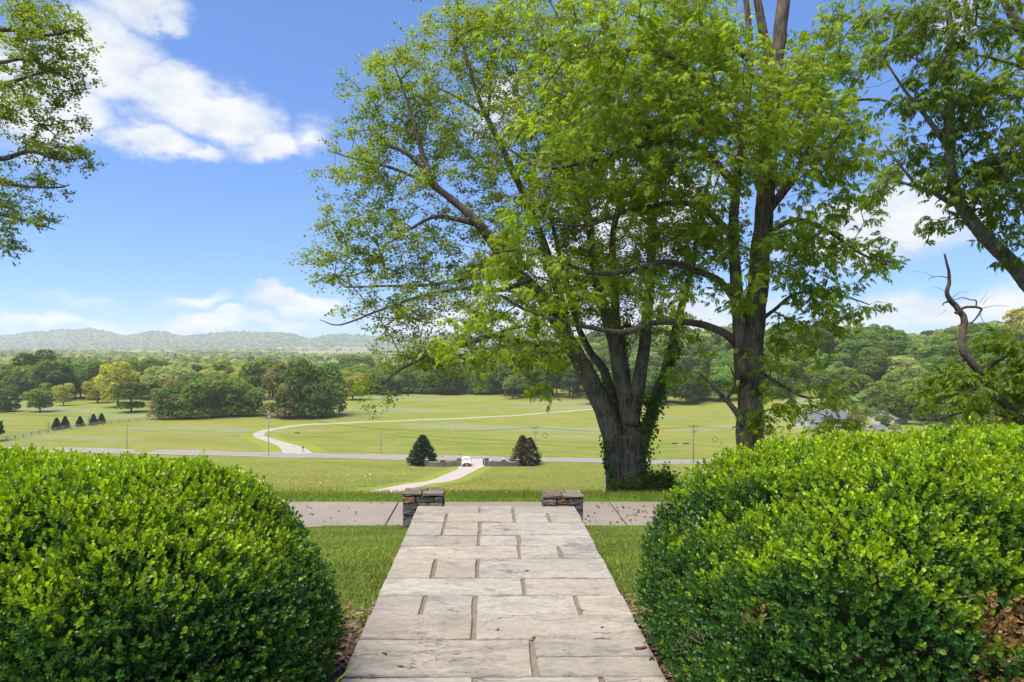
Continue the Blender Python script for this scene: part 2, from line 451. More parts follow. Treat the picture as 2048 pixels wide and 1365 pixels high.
M = dict(
    ground=ground_material(), flag=flag_material(),
    mortar=concrete_material("joint_mortar", (0.155, 0.125, 0.09), 0.6, 45),
    pier=stone_material("pier_stone", [(0.095, 0.090, 0.082), (0.125, 0.116, 0.100), (0.165, 0.150, 0.122), (0.18, 0.105, 0.058)]),
    pier_cap=stone_material("pier_cap_stone", [(0.095, 0.072, 0.048), (0.11, 0.085, 0.06), (0.10, 0.07, 0.046), (0.125, 0.108, 0.09)], 9),
    pier_core=plain("pier_mortar", (0.035, 0.033, 0.03), 0.95, scale=12),
    aggregate=concrete_material("exposed_aggregate", (0.200, 0.170, 0.143), 0.75, 38),
    drive=concrete_material("pale_concrete", (0.34, 0.29, 0.25), 0.2, 8),
    asphalt=concrete_material("worn_asphalt", (0.21, 0.195, 0.185), 0.3, 6),
    gravel=concrete_material("pale_gravel", (0.31, 0.28, 0.235), 0.5, 3),
    paint_y=plain("road_yellow", (0.42, 0.30, 0.07), 0.7), paint_w=plain("road_white", (0.6, 0.59, 0.56), 0.7),
    hedge=leaf_material("box_leaf", 0.36, 0.34, 0.45),
    leafA=leaf_material("maple_leaf", 0.45, 0.58, 0.35), leafB=leaf_material("ash_leaf", 0.42, 0.64, 0.4),
    grass=leaf_material("grass_blade", 0.6, 0.40, 0.2),
    forest=leaf_material("woodland_leaf", 0.65, 0.42, 0.15, vary=0.28),
    canopy=leaf_material("distant_canopy", 0.9, 0.0, 0.05),
    conifer=leaf_material("conifer_needles", 0.6, 0.15, 0.2),
    litter=leaf_material("dead_litter", 0.8, 0.1, 0.2),
    barkA=bark_material("grey_brown_bark", (0.042, 0.034, 0.026), (0.190, 0.160, 0.128), 1.0, 0.2),
    barkB=bark_material("dark_furrowed_bark", (0.040, 0.030, 0.023), (0.180, 0.142, 0.108), 1.2),
    barkC=bark_material("lichen_bark", (0.06, 0.05, 0.04), (0.23, 0.205, 0.17), 1.3, 0.3),
    bark_dead=bark_material("dead_bark", (0.03, 0.022, 0.016), (0.125, 0.098, 0.076), 1.6),
    bark_far=plain("woodland_bark", (0.075, 0.062, 0.05), 0.95, scale=2),
    twig=plain("hedge_twig", (0.065, 0.050, 0.036), 0.9, scale=20),
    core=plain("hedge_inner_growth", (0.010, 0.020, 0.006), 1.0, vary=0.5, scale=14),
    gate_stone=rubble_material("gate_wall_stone", (0.11, 0.105, 0.098), (0.21, 0.20, 0.185), (0.26, 0.22, 0.17), 3.2),
    cap=plain("limestone_cap", (0.27, 0.225, 0.19), 0.85, scale=5),
    iron=plain("black_iron", (0.018, 0.018, 0.02), 0.5), lamp_glass=plain("lantern_glass", (0.75, 0.72, 0.66), 0.2),
    pole=plain("weathered_pole", (0.20, 0.165, 0.13), 0.9, scale=3), pole_pale=plain("pale_pole", (0.36, 0.33, 0.28), 0.9, scale=3),
    wire=plain("black_cable", (0.03, 0.03, 0.032), 0.6), metal=plain("grey_metal", (0.35, 0.36, 0.37), 0.45, 0.6),
    fence=plain("bleached_fence", (0.34, 0.31, 0.27), 0.9, scale=3), fence_white=plain("white_fence", (0.62, 0.61, 0.58), 0.7),
    white=plain("white_paint", (0.74, 0.74, 0.73), 0.3, vary=0.03), glass=plain("dark_glass", (0.035, 0.045, 0.055), 0.12, vary=0.05),
    black=plain("black_plastic", (0.02, 0.02, 0.022), 0.55), chrome=plain("chrome", (0.45, 0.45, 0.46), 0.25, 0.9), tyre=plain("rubber", (0.018, 0.018, 0.018), 0.9),
    lampw=plain("headlamp", (0.8, 0.8, 0.78), 0.15), siding=plain("white_siding", (0.40, 0.40, 0.39), 0.7, vary=0.05), roof=plain("grey_shingle", (0.10, 0.105, 0.115), 0.9, scale=8),
    roof_brown=plain("brown_shingle", (0.21, 0.155, 0.12), 0.9, scale=8), brickw=plain("tan_wall", (0.5, 0.44, 0.38), 0.85), blue=plain("navy_steel", (0.02, 0.035, 0.10), 0.5),
)

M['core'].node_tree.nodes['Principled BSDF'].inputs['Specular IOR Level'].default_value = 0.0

# ------------------------------------------------------------------ terrain
_D = np.array([-80, 0, 4.0, 5.5, 7, 9, 11, 12.6, 12.7, 14.7, 14.85, 15.6, 22, 40, 50, 58, 80, 100, 130, 156, 168, 178, 7000.])
_H = np.array([1.66, 1.66, 1.66, 1.77, 2.05, 2.52, 2.99, 3.36, 3.44, 3.44, 3.33, 3.46, 4.93, 9.0, 11.2, 12.9, 17.0, 20.3, 24.7, 27.8, 28.25, 28.3, 28.3])
def hill_right(x, y):
    start = 345 - 0.62 * np.clip(x - 30, 0, 180)
    a = sstep(y, start, start + 190)
    b = sstep(x, 8, 105)
    dip = 1 - 0.28 * np.exp(-((x / np.maximum(y, 1) - 0.625) / 0.035) ** 2)
    fade = 1 - sstep(y, 620, 1100)
    return 25.5 * a * b * dip * fade
def gz(x, y):
    x = np.asarray(x, float); y = np.asarray(y, float)
    z = EYE - np.interp(y, _D, _H)
    z = z + hill_right(x, y)
    far = sstep(y, 420, 900)
    z = z + far * (2.2 * np.sin(x * 0.006 + 1) * np.cos(y * 0.0042) + 1.6 * np.sin(x * 0.013 + y * 0.009))
    mid = sstep(y, 25, 60) * (1 - sstep(y, 400, 500))
    z = z + mid * (0.12 * np.sin(x * 0.21 + 0.6 * np.sin(y * 0.13)) * np.cos(y * 0.17))
    return z
def gz1(x, y): return float(gz(x, y))

def build_ground():
    ys = np.unique(np.concatenate([np.linspace(-80, 0, 12), np.linspace(0, 12.6, 46), [12.7, 13.7, 14.7, 14.85, 15.2, 15.6], np.linspace(15.6, 60, 60),
                                   np.linspace(60, 190, 80), np.linspace(190, 520, 70), np.geomspace(520, 7000, 50)]))
    u = np.linspace(-1, 1, 151)
    xs = np.sign(u) * (30 * np.abs(u) + 6000 * np.abs(u) ** 5.0)
    X, Y = np.meshgrid(xs, ys)
    Z = gz(X, Y)
    V = np.stack([X, Y, Z], -1).reshape(-1, 3)
    nx, ny = len(xs), len(ys)
    i, j = np.meshgrid(np.arange(ny - 1), np.arange(nx - 1), indexing='ij')
    a = (i * nx + j).ravel()
    o = np_obj("ground", V, [np.stack([a, a + 1, a + nx + 1, a + nx], -1)], M['ground'], smooth=True)
    tag(o, kind='structure')
build_ground()

def strip(name, pts, width, lift, mat, step=1.5, kind='structure', across=4, parent=None):
    c = catmull([(p[0], p[1], 0) for p in pts], 14)[:, :2]
    seg = np.linalg.norm(np.diff(c, axis=0), axis=1); s = np.concatenate([[0], np.cumsum(seg)])
    n = max(4, int(s[-1] / step)); t = np.linspace(0, s[-1], n)
    c = np.stack([np.interp(t, s, c[:, 0]), np.interp(t, s, c[:, 1])], -1)
    d = np.gradient(c, axis=0); d = d / np.linalg.norm(d, axis=1, keepdims=True)
    nrm = np.stack([-d[:, 1], d[:, 0]], -1)
    w = np.interp(np.linspace(0, 1, n), np.linspace(0, 1, len(width)), width) if isinstance(width, (list, tuple)) else np.full(n, width)
    k = np.linspace(-0.5, 0.5, across + 1)
    P = c[:, None, :] + nrm[:, None, :] * (w[:, None, None] * k[None, :, None])
    Z = gz(P[..., 0], P[..., 1]) + lift
    V = np.concatenate([P, Z[..., None]], -1).reshape(-1, 3)
    m = across + 1
    i, j = np.meshgrid(np.arange(n - 1), np.arange(across), indexing='ij'); a = (i * m + j).ravel()
    o = np_obj(name, V, [np.stack([a, a + 1, a + m + 1, a + m], -1)], mat, parent)
    if kind: o["kind"] = kind
    return o

ROAD = [(-420, 214), (-260, 199), (-124, 184.5), (-57, 175.8), (-22, 171.6), (27, 165.5), (75, 160), (160, 150), (300, 132)]
road = strip("road", ROAD, 7.0, 0.05, M['asphalt'], 3)
for off in (-0.12, 0.12):
    strip("centre_line", [(x, y + off) for x, y in ROAD], 0.10, 0.07, M['paint_y'], 3, kind=None, across=1, parent=road)
for off in (-3.2, 3.2):
    strip("edge_line", [(x, y + off) for x, y in ROAD], 0.12, 0.07, M['paint_w'], 3, kind=None, across=1, parent=road)
def flat(px, py, h=28.3): d = F * h / (py - VY); return ((px - VX) / F * d, d)
TRACK = [(-49.5, 176.5), flat(583, 897), flat(560, 887), flat(530, 878.5), flat(517, 871), flat(527, 863.5), flat(560, 857), flat(620, 850), flat(750, 844), flat(875, 839.5), flat(1012, 832.5), flat(1100, 826), flat(1170, 820.5), flat(1230, 812), flat(1270, 804)]
def mown_material():
    m, t, b = material("mown_grass"); g_ = t.new('ShaderNodeNewGeometry'); p = g_.outputs['Position']
    c = t.mix(t.ramp(t.noise(p, 0.35, 6, .65), [(.35, 0.0), (.65, 1.0)]), (0.150, 0.195, 0.022), (0.215, 0.235, 0.036))
    c = t.mix(t.math('MULTIPLY', t.ramp(t.noise(p, 2.2, 6, .7), [(.36, 1.0), (.56, 0.0)]), .4), c, (0.08, 0.12, 0.016))
    t.put(b.inputs['Base Color'], c); b.inputs['Roughness'].default_value = 1; b.inputs['Specular IOR Level'].default_value = 0.1
    t.put(b.inputs['Normal'], t.bump(t.noise(p, 3, 6, .7), .9, .2)); return m
M['mown'] = mown_material()
strip("mown_swathe", TRACK, [16, 11, 10, 9, 9, 8, 8, 7, 7], 0.025, M['mown'], 2.0)
strip("gravel_track", TRACK, [7.5, 4.2, 3.4, 3.2, 3.2, 3.0, 3.0, 2.8, 2.8, 2.6, 2.6, 2.6, 2.6], 0.05, M['gravel'], 1.5)
DRIVE = [(-3.4, 168.5), (-3.6, 160), (-3.9, 155), (-5.3, 137), (-7.3, 111), (-9.6, 95), (-11.1, 82), (-11.2, 70), (-10.2, 58), (-10.6, 48), (-13.5, 38), (-17, 26), (-19, 13.9)]
strip("mown_swathe", DRIVE[1:10], [9.5, 9, 8.5, 8.5, 8.5, 8.5], 0.03, M['mown'], 1.2)
strip("concrete_drive", DRIVE, [8.5, 4.4, 4.2, 3.8, 3.6, 3.5, 3.5, 3.5], 0.06, M['drive'], 1.2)

# the lane along the foot of the lawn: cast slabs with open joints
lane = MB().box((0, 13.72, -1.875), (120, 2.30, 0.08)).build("lane_bed", M['mortar']); tag(lane, kind='structure')
def lane_slab(x0, x1, skew0=0.0, skew1=0.0):
    g = 0.012
    MB().prism([(x0 + g - skew0, 12.62), (x1 - g - skew1, 12.62), (x1 - g + skew1, 14.74), (x0 + g + skew0, 14.74)], 'z', -1.83, -1.79).build("concrete_slab", M['aggregate'], lane, bevel=0.008, seg=1)
xs_ = [-60, -40, -28, -19, -11, -5.9, -1.95, 2.6, 7.2, 12, 18, 28, 42, 60]
for a_, b_ in zip(xs_[:-1], xs_[1:]): lane_slab(a_, b_)
# ragged pale edging along the lawn side
ed = MB(); x = -24.0
while x < 24:
    l = random.uniform(0.35, 0.9)
    ed.box((x + l / 2, 12.57 + random.uniform(-.02, .02), -1.80), (l - 0.02, random.uniform(0.10, 0.16), 0.07), rz=random.uniform(-.05, .05)); x += l
tag(ed.build("lane_edging", M['drive'], bevel=0.01, seg=1), kind='structure')

# ------------------------------------------------------------------ flagstone path
PX0, PX1 = -0.708, 0.852
path = MB().box(((PX0 + PX1) / 2, 3.55, -0.150), (PX1 - PX0 - 0.03, 6.36, 0.27)).build("path", M['mortar'])
tag(path, kind='structure')
def zd(zy): return F * EYE / (960 + zy / 3.2 - VY)
def zx(zx_, zy): return (680 + zx_ / 3.2 - VX) / F * zd(zy)
rows = [(168, 213, [896, 1107]), (213, 270, [680, 1115, 1337]), (270, 353, [663, 895]), (353, 422, [890, 1147]), (422, 503, [1148, 1410]), (503, 628, [600, 880]),
        (628, 738, [1175]), (738, 865, [530, 862, 1525]), (865, 1018, [858]), ('split', 1018, 1130, 1258, 1240), (1258, 1400, [862, 1690]), (1400, 1600, [1280]), (1600, 1900, [640, 1500]), (1900, 2500, [1150])]
frng = random.Random(3)
def flag(x0, x1, y0, y1):
    """one split sandstone slab with a riven, slightly uneven edge"""
    g = 0.0075; jx = 0.013
    a = [x0 + (jx if x0 > PX0 + .01 else 0), x1 - (jx if x1 < PX1 - .01 else 0)]; b = [y0 + g, y1 - g]
    w, l = a[1] - a[0], b[1] - b[0]
    nx_, ny_ = max(3, int(w / 0.11)), max(2, int(l / 0.12)); poly = []
    for i in range(nx_): poly.append((a[0] + w * i / nx_, b[0]))
    for i in range(ny_): poly.append((a[1], b[0] + l * i / ny_))
    for i in range(nx_): poly.append((a[1] - w * i / nx_, b[1]))
    for i in range(ny_): poly.append((a[0], b[1] - l * i / ny_))
    poly = [(px_ + frng.uniform(-.005, .005), py_ + frng.uniform(-.0035, .0035)) for px_, py_ in poly]
    cx, cy = (a[0] + a[1]) / 2, (b[0] + b[1]) / 2; dz = frng.uniform(-.003, .003)
    tx, ty = frng.uniform(-.003, .003), frng.uniform(-.004, .004)
    n = len(poly); P = []; 
    for k, (ins, z) in enumerate(((0, -0.045), (0, -0.007), (0.005, 0.0))):
        for px_, py_ in poly:
            sx = 1 - 2 * ins / w; sy = 1 - 2 * ins / l
            X_, Y_ = (px_ - cx) * sx, (py_ - cy) * sy
            P.append((X_, Y_, z + dz + X_ / w * tx + Y_ / l * ty + (frng.uniform(-.0015, .0015) if k else 0)))
    fs = [tuple(range(2 * n, 3 * n))] + [(k * n + i, k * n + (i + 1) % n, (k + 1) * n + (i + 1) % n, (k + 1) * n + i) for k in range(2) for i in range(n)]
    o = MB().add(P, fs).build("flagstone", M['flag'], path); o.location = (cx, cy - 0, 0)
    o.matrix_parent_inverse = Matrix()
    return o
for r in rows:
    if r[0] == 'split':
        _, y0, ym, y1, jx = r
        X = zx(jx, (y0 + y1) / 2)
        flag(PX0, X, zd(y1), zd(y0)); flag(X, PX1, zd(y1), zd(ym)); flag(X, PX1, zd(ym), zd(y0))
    else:
        y0, y1, js = r
        X = [PX0] + [zx(j, (y0 + y1) / 2) for j in js] + [PX1]
        for a_, b_ in zip(X[:-1], X[1:]): flag(a_, b_, zd(y1), zd(y0))

# steps that go down from the path to the lane
steps = empty("stone_steps", (0.07, 6.8, -1.8))
tag(steps, "flight of stone steps descending from the flagstone path to the lane", "steps")
NS = 11
for i in range(NS):
    zt = -1.8 * (i + 1) / (NS + 0.5); y0 = 6.80 + i * 0.525
    MB().box((0.0, y0 + 0.26 - 6.8, (zt - 1.95) / 2 + 1.8), (1.62, 0.52, zt + 1.95)).build("step", M['flag'], steps, bevel=0.01, seg=1)

# ------------------------------------------------------------------ stone piers at the foot of the steps
def rough_block(w, d, h, r, jit):
    me = MB().box((0, 0, 0), (w, d, h)).mesh("stone", M['pier'])
    bm = bmesh.new(); bm.from_mesh(me)
    bmesh.ops.subdivide_edges(bm, edges=list(bm.edges), cuts=2, use_grid_fill=True)
    for v in bm.verts:
        q = Vector((v.co.x / (w / 2), v.co.y / (d / 2), v.co.z / (h / 2)))
        e = sum(1 for k in q if abs(k) > 0.99)
        s = 1 - (0.10 if e == 3 else 0.045 if e == 2 else 0.0)
        v.co = Vector((v.co.x * (1 - (1 - s) * min(1, 0.12 / w)), v.co.y * (1 - (1 - s) * min(1, 0.12 / d)), v.co.z * s))
        v.co += Vector([r.uniform(-jit, jit) for _ in range(3)])
    bm.to_mesh(me); bm.free(); return me
def pier(cx, d, ztop, label, seed):
    r = random.Random(seed); w, dep = 0.68, 0.50; zb = gz1(cx, d) - 0.1
    root = empty("stone_pier", (cx, d + dep / 2, zb)); tag(root, label, "pier", "piers at the foot of the steps")
    H = ztop - zb
    MB().box((0, 0, (H - .05) / 2), (w - 0.10, dep - 0.10, H - 0.05)).build("mortar_core", M['pier_core'], root)
    z = 0.0; course = 0
    hs = []
    while sum(hs) < H - 0.03: hs.append(r.uniform(0.095, 0.15))
    k = (H - 0.03) / sum(hs); hs = [h * k for h in hs]
    for ci, h in enumerate(hs):
        top = ci == len(hs) - 1
        for side in range(4):
            L = w if side % 2 == 0 else dep - 0.26
            n = r.choice([2, 3, 3]) if side % 2 == 0 else r.choice([1, 2])
            cuts = sorted(r.uniform(0.22, 0.78) for _ in range(n - 1)) if n > 1 else []
            if n == 3: cuts = [r.uniform(.22, .42), r.uniform(.58, .8)]
            e = [0] + cuts + [1]
            for a0, a1 in zip(e[:-1], e[1:]):
                l = (a1 - a0) * L; t = 0.13 
                out = r.uniform(-0.018, 0.016)
                me = rough_block(l - 0.012, t, h - 0.011, r, 0.007)
                o = link(bpy.data.objects.new("stone", me), root)
                c = (a0 + a1) / 2 * L - L / 2; q = (dep if side % 2 == 0 else w) / 2 - t / 2 + out
                o.location = [(c, -q, z + h / 2), (q, c, z + h / 2), (-c, q, z + h / 2), (-q, -c, z + h / 2)][side]
                o.rotation_euler = (r.uniform(-.03, .03), r.uniform(-.03, .03), [0, math.pi / 2, math.pi, -math.pi / 2][side] + r.uniform(-.03, .03))
        z += h
    # flat, flaking cap stones
    for (x0, x1, y0, y1) in ((-.35, -.02, -.26, .02), (-.01, .35, -.26, .0), (-.35, .06, .025, .26), (.07, .35, .01, .26)):
        me = rough_block(x1 - x0 - .012, y1 - y0 - .012, 0.045, r, 0.008); me.materials.clear(); me.materials.append(M['pier_cap'])
        o = link(bpy.data.objects.new("cap_stone", me), root); o.location = ((x0 + x1) / 2, (y0 + y1) / 2, H + 0.004)
        o.rotation_euler = (r.uniform(-.03, .03), r.uniform(-.03, .03), r.uniform(-.04, .04))
pier(at(845, 990, 11.5).x, 11.5, at(845, 988, 11.5).z - 0.02, "dark stacked-stone pier left of the far end of the path", 11)
pier(at(1127, 990, 11.5).x, 11.5, at(1127, 993, 11.5).z - 0.02, "dark stacked-stone pier right of the far end of the path", 12)

# ------------------------------------------------------------------ box hedges
def hedge(name, label, c, half, plan_r, top_r, seed, n_out, n_in, brown=(), xclip=None):
    g = np.random.default_rng(seed)
    c = np.array(c); half = np.array(half)
    def sdf(P):
        q = P - c
        a = np.abs(q[:, :2]) - (half[:2] - plan_r)
        dxy = np.linalg.norm(np.maximum(a, 0), axis=1) + np.minimum(a.max(1), 0) - plan_r
        u = np.maximum(dxy + top_r[0], 0) / top_r[0]; v = np.maximum(q[:, 2] - (half[2] - top_r[1]), 0) / top_r[1]
        s = (np.sqrt(u * u + v * v) - 1) * min(top_r)
        bump = 0.030 * np.sin(P[:, 0] * 5.1 + seed) * np.sin(P[:, 1] * 4.3 + P[:, 2] * 5.7) + 0.016 * np.sin(P[:, 0] * 13 + P[:, 2] * 11) * np.sin(P[:, 1] * 12 + seed)
        return s - bump
    def sample(n, depth):
        out = []; tot = 0
        while tot < n:
            P = c + (g.random((n * 3, 3)) * 2 - 1) * (half + 0.1); P[:, 2] = g.random(n * 3) * (half[2] + 0.1)
            s = sdf(P); P = P[np.abs(s) < 0.12]; s = s[np.abs(s) < 0.12]
            e = 1e-3
            G = np.stack([(sdf(P + np.eye(3)[k] * e) - s) / e for k in range(3)], 1); G = unit(G)
            P = P - G * (s[:, None] + depth)
            k = (P[:, 2] > 0.06) & (g.random(len(P)) < np.where(G[:, 1] > 0.35, 0.25, 1.0) * np.where(np.abs(P[:, 0]) > 3.4, 0.3, 1.0))
            if xclip: k &= (P[:, 0] > xclip[0]) & (P[:, 0] < xclip[1])
            out.append(np.hstack([P[k], G[k]])); tot += k.sum()
        A = np.vstack(out)[:n]; return A[:, :3], A[:, 3:]
    root = empty(name, (c[0], c[1], -0.06)); tag(root, label, "hedge", "clipped box hedges flanking the path")
    base = np.array(root.location)
    # one leaf: folded along the midrib
    LX = np.array([0, .30, .70, 1.0, .70, .30]); LY = np.array([0, .30, .34, 0, -.34, -.30]); LZ = np.array([0, .10, .12, 0.02, .12, .10]) * 0.9
    L = np.stack([LX, LY, LZ], 1); LF = np.array([[0, 3, 2, 1], [0, 5, 4, 3]])
    def sprig(nl, gg, layer):
        V = []; Fc = []; tone = []; lid = []; nv = 0; k_ = 0
        for i in range(nl):
            t = i / (nl - 1); a = i * math.pi / 2
            for s_ in ((0, 1) if i < nl - 1 else (0, 1)):
                ang = a + s_ * math.pi + gg.normal() * .25
                open_ = 0.95 - 0.55 * t + gg.normal() * .1
                d = np.array([math.cos(open_), math.sin(open_) * math.cos(ang), math.sin(open_) * math.sin(ang)])
                zh = np.array([1.0, 0, 0]) + 0.25 * gg.normal(size=3)
                Rm = frames(d[None], zh[None])[0]
                sc = (0.0195 - 0.006 * abs(t - .45)) * gg.uniform(.7, 1.2) * (1.3 if layer else 1)
                simple = layer or i < 2
                shp = np.array([[0, 0, 0], [.55, .33, .1], [1, 0, .02], [.55, -.33, .1]]) if simple else L
                V.append((shp * sc) @ Rm.T + np.array([0.038 * t, 0, 0])); Fc.append((np.array([[0, 3, 2, 1]]) if simple else LF) + nv); nv += len(shp); tone += [t] * len(shp); lid += [k_] * len(shp); k_ += 1
        return np.vstack(V), np.vstack(Fc), np.array(tone), np.array(lid)
    allV, allF, allC = [], [], []; off = 0
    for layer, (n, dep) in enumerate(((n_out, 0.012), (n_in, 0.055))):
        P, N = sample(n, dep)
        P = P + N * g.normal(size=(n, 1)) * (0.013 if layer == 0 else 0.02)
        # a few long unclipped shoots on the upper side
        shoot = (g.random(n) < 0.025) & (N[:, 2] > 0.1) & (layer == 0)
        P[shoot] += N[shoot] * g.uniform(0.01, 0.04, (shoot.sum(), 1))
        d = unit(N * 0.85 + np.array([0, 0, 0.55]) + g.normal(size=(n, 3)) * 0.42)
        fr = frames(d, rand_unit(n, g))
        var = g.integers(0, 5, n)
        new = np.clip(0.08 + 0.95 * sstep(N[:, 2], 0.42, 0.93) + g.normal(size=n) * 0.20, 0, 1)     # spring growth, plus lit top and shaded front put into the colour
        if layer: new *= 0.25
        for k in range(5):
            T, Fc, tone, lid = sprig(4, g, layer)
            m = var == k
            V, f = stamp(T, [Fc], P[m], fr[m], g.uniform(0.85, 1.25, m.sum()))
            old_shaded = np.array([0.034, 0.104, 0.019]); fresh_lit = np.array([0.290, 0.425, 0.006])
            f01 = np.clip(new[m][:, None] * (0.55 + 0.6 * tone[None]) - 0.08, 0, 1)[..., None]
            C = old_shaded * (1 - f01) + fresh_lit * f01
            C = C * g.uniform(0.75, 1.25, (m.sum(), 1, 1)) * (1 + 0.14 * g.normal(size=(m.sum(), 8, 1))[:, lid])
            for bx, by, bz, br, amt in brown:
                q = np.linalg.norm(P[m] - np.array([bx, by, bz]), axis=1) / br
                dead = (g.random(m.sum()) < amt * (1 - sstep(q, 0.6, 1.15)))
                dc = np.array([0.30, 0.175, 0.07]) * g.uniform(0.45, 1.2, (m.sum(), 1))
                C[dead] = dc[dead][:, None, :]
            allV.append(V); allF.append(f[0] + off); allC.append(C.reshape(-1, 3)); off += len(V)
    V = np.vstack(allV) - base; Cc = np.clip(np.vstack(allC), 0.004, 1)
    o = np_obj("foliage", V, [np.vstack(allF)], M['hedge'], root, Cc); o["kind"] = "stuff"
    # twiggy framework: thin stems from the ground to the shell, seen through the gaps
    P, N = sample(1500, 0.05)
    tw = MB()
    for p, n in zip(P, N):
        q = p - n * g.uniform(0.16, 0.30) - np.array([0, 0, g.uniform(0.02, 0.18)])
        mid = (p + q) / 2 + g.normal(size=3) * 0.02
        tw.tube([q - base, mid - base, p - base], [0.0035, 0.0025, 0.0012], 3, False)
    for _ in range(60):
        x_ = c[0] + g.uniform(-1, 1) * (half[0] - .75); y_ = c[1] + g.uniform(-.5, .5) * half[1]
        tw.tube([np.array([x_, y_, -.06]) - base, np.array([x_ + g.normal() * .08, y_ + g.normal() * .08, .35]) - base, np.array([x_ + g.normal() * .2, y_ + g.normal() * .12, .55]) - base], [.014, .010, .006], 5, False)
    for bx, by, bz, br, amt in brown:
        for _ in range(int(20 * br / .12)):
            p = np.array([bx, by, bz]) + g.normal(size=3) * br * .55; q = p + rand_unit(1, g)[0] * g.uniform(.05, .14)
            tw.tube([p - base, (p + q) / 2 + g.normal(size=3) * .012 - base, q - base], [.0022, .0016, .0009], 3, False)
    t_ = tw.build("twigs", M['twig'], root); t_["kind"] = "stuff"
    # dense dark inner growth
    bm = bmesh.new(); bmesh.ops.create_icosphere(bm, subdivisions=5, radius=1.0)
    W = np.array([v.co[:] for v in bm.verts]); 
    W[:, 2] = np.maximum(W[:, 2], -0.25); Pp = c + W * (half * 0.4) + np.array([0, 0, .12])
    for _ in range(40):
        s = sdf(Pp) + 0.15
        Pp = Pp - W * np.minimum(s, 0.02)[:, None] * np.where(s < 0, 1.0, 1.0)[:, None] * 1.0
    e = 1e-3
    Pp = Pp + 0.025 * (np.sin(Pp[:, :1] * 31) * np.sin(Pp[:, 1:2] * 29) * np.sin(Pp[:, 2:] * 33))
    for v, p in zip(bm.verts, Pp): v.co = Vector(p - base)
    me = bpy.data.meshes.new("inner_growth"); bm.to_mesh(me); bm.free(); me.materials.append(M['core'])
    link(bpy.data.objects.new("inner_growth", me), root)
    return root
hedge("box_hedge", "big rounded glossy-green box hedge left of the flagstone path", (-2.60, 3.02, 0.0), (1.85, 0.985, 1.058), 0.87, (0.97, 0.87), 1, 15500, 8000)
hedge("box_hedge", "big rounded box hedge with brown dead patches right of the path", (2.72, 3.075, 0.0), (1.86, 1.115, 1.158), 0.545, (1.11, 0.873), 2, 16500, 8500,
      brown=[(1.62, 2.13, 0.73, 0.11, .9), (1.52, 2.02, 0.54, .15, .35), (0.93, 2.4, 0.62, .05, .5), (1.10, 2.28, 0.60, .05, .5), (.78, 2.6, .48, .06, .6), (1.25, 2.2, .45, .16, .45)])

# ------------------------------------------------------------------ grass
def blades(name, P, h, wd, cols, lean, mat, kind='stuff', label=None, seg=1):
    """each blade a bent tapering strip"""
    n = len(P)
    az = rng.random(n) * 2 * np.pi; ln = np.abs(rng.normal(size=n)) * lean
    dirh = np.stack([np.cos(az), np.sin(az), np.zeros(n)], 1)
    side = np.stack([-np.sin(az + rng.normal(size=n) * .9), np.cos(az), np.zeros(n)], 1)
    h = np.broadcast_to(h, n); wd = np.broadcast_to(wd, n)
    mid = P + dirh * (h * ln * .35)[:, None] + np.array([0, 0, 1]) * (h * .58)[:, None]
    tip = P + dirh * (h * ln)[:, None] + np.array([0, 0, 1]) * (h * (1 - .25 * np.minimum(ln, 1.5)))[:, None]
    s = side * (wd / 2)[:, None]
    V = np.stack([P - s, P + s, mid * .25 + tip * .75 + s * .5, tip], 1).reshape(-1, 3)
    b = (np.arange(n) * 4)[:, None]
    C = np.repeat(cols, 4, axis=0)
    o = np_obj(name, V, [b + np.array([[0, 1, 2, 3]])], mat, None, C)
    tag(o, label, "grass" if label else None, kind=kind)
    return o
def tint(n, a, b, spread=0.18):
    t = rng.random((n, 1)); c = np.array(a) * (1 - t) + np.array(b) * t
    return np.clip(c * (1 + spread * rng.normal(size=(n, 1))), 0.005, 1)
def patch_noise(x, y): return np.sin(x * 2.3 + 1.7 * np.sin(y * 1.3)) * np.sin(y * 1.9 + 1.1 * np.sin(x * 1.7))
def lawn_points(n, x0, x1, y0, y1, pw=1.0):
    x = rng.uniform(x0, x1, n); y = y0 + (y1 - y0) * rng.random(n) ** pw
    return x, y
def lawn(x0, x1, n, label):
    x, y = lawn_points(n, x0, x1, 4.05, 12.55, 1.35)
    k = (y > 4.25 + 0.25 * np.sin(x * 3.1)) ; x, y = x[k], y[k]
    P = np.stack([x, y, gz(x, y) - 0.005], 1); m = len(x)
    c = tint(m, (0.10, 0.18, 0.016), (0.225, 0.285, 0.042)) * (1 + 0.22 * patch_noise(x, y))[:, None]
    dry = rng.random(m) < 0.17; c[dry] = tint(dry.sum(), (0.26, 0.24, 0.12), (0.20, 0.19, 0.09))
    blades("lawn_grass", P, rng.uniform(0.028, 0.058, m), rng.uniform(0.0045, 0.009, m) * (0.8 + y * .06), c, 0.9, M['grass'], label=label)
lawn(-3.0, PX0 - 0.03, 58000, "short mown grass of the lawn left of the path")
lawn(PX1 + 0.03, 2.9, 42000, "short mown grass of the lawn right of the path")
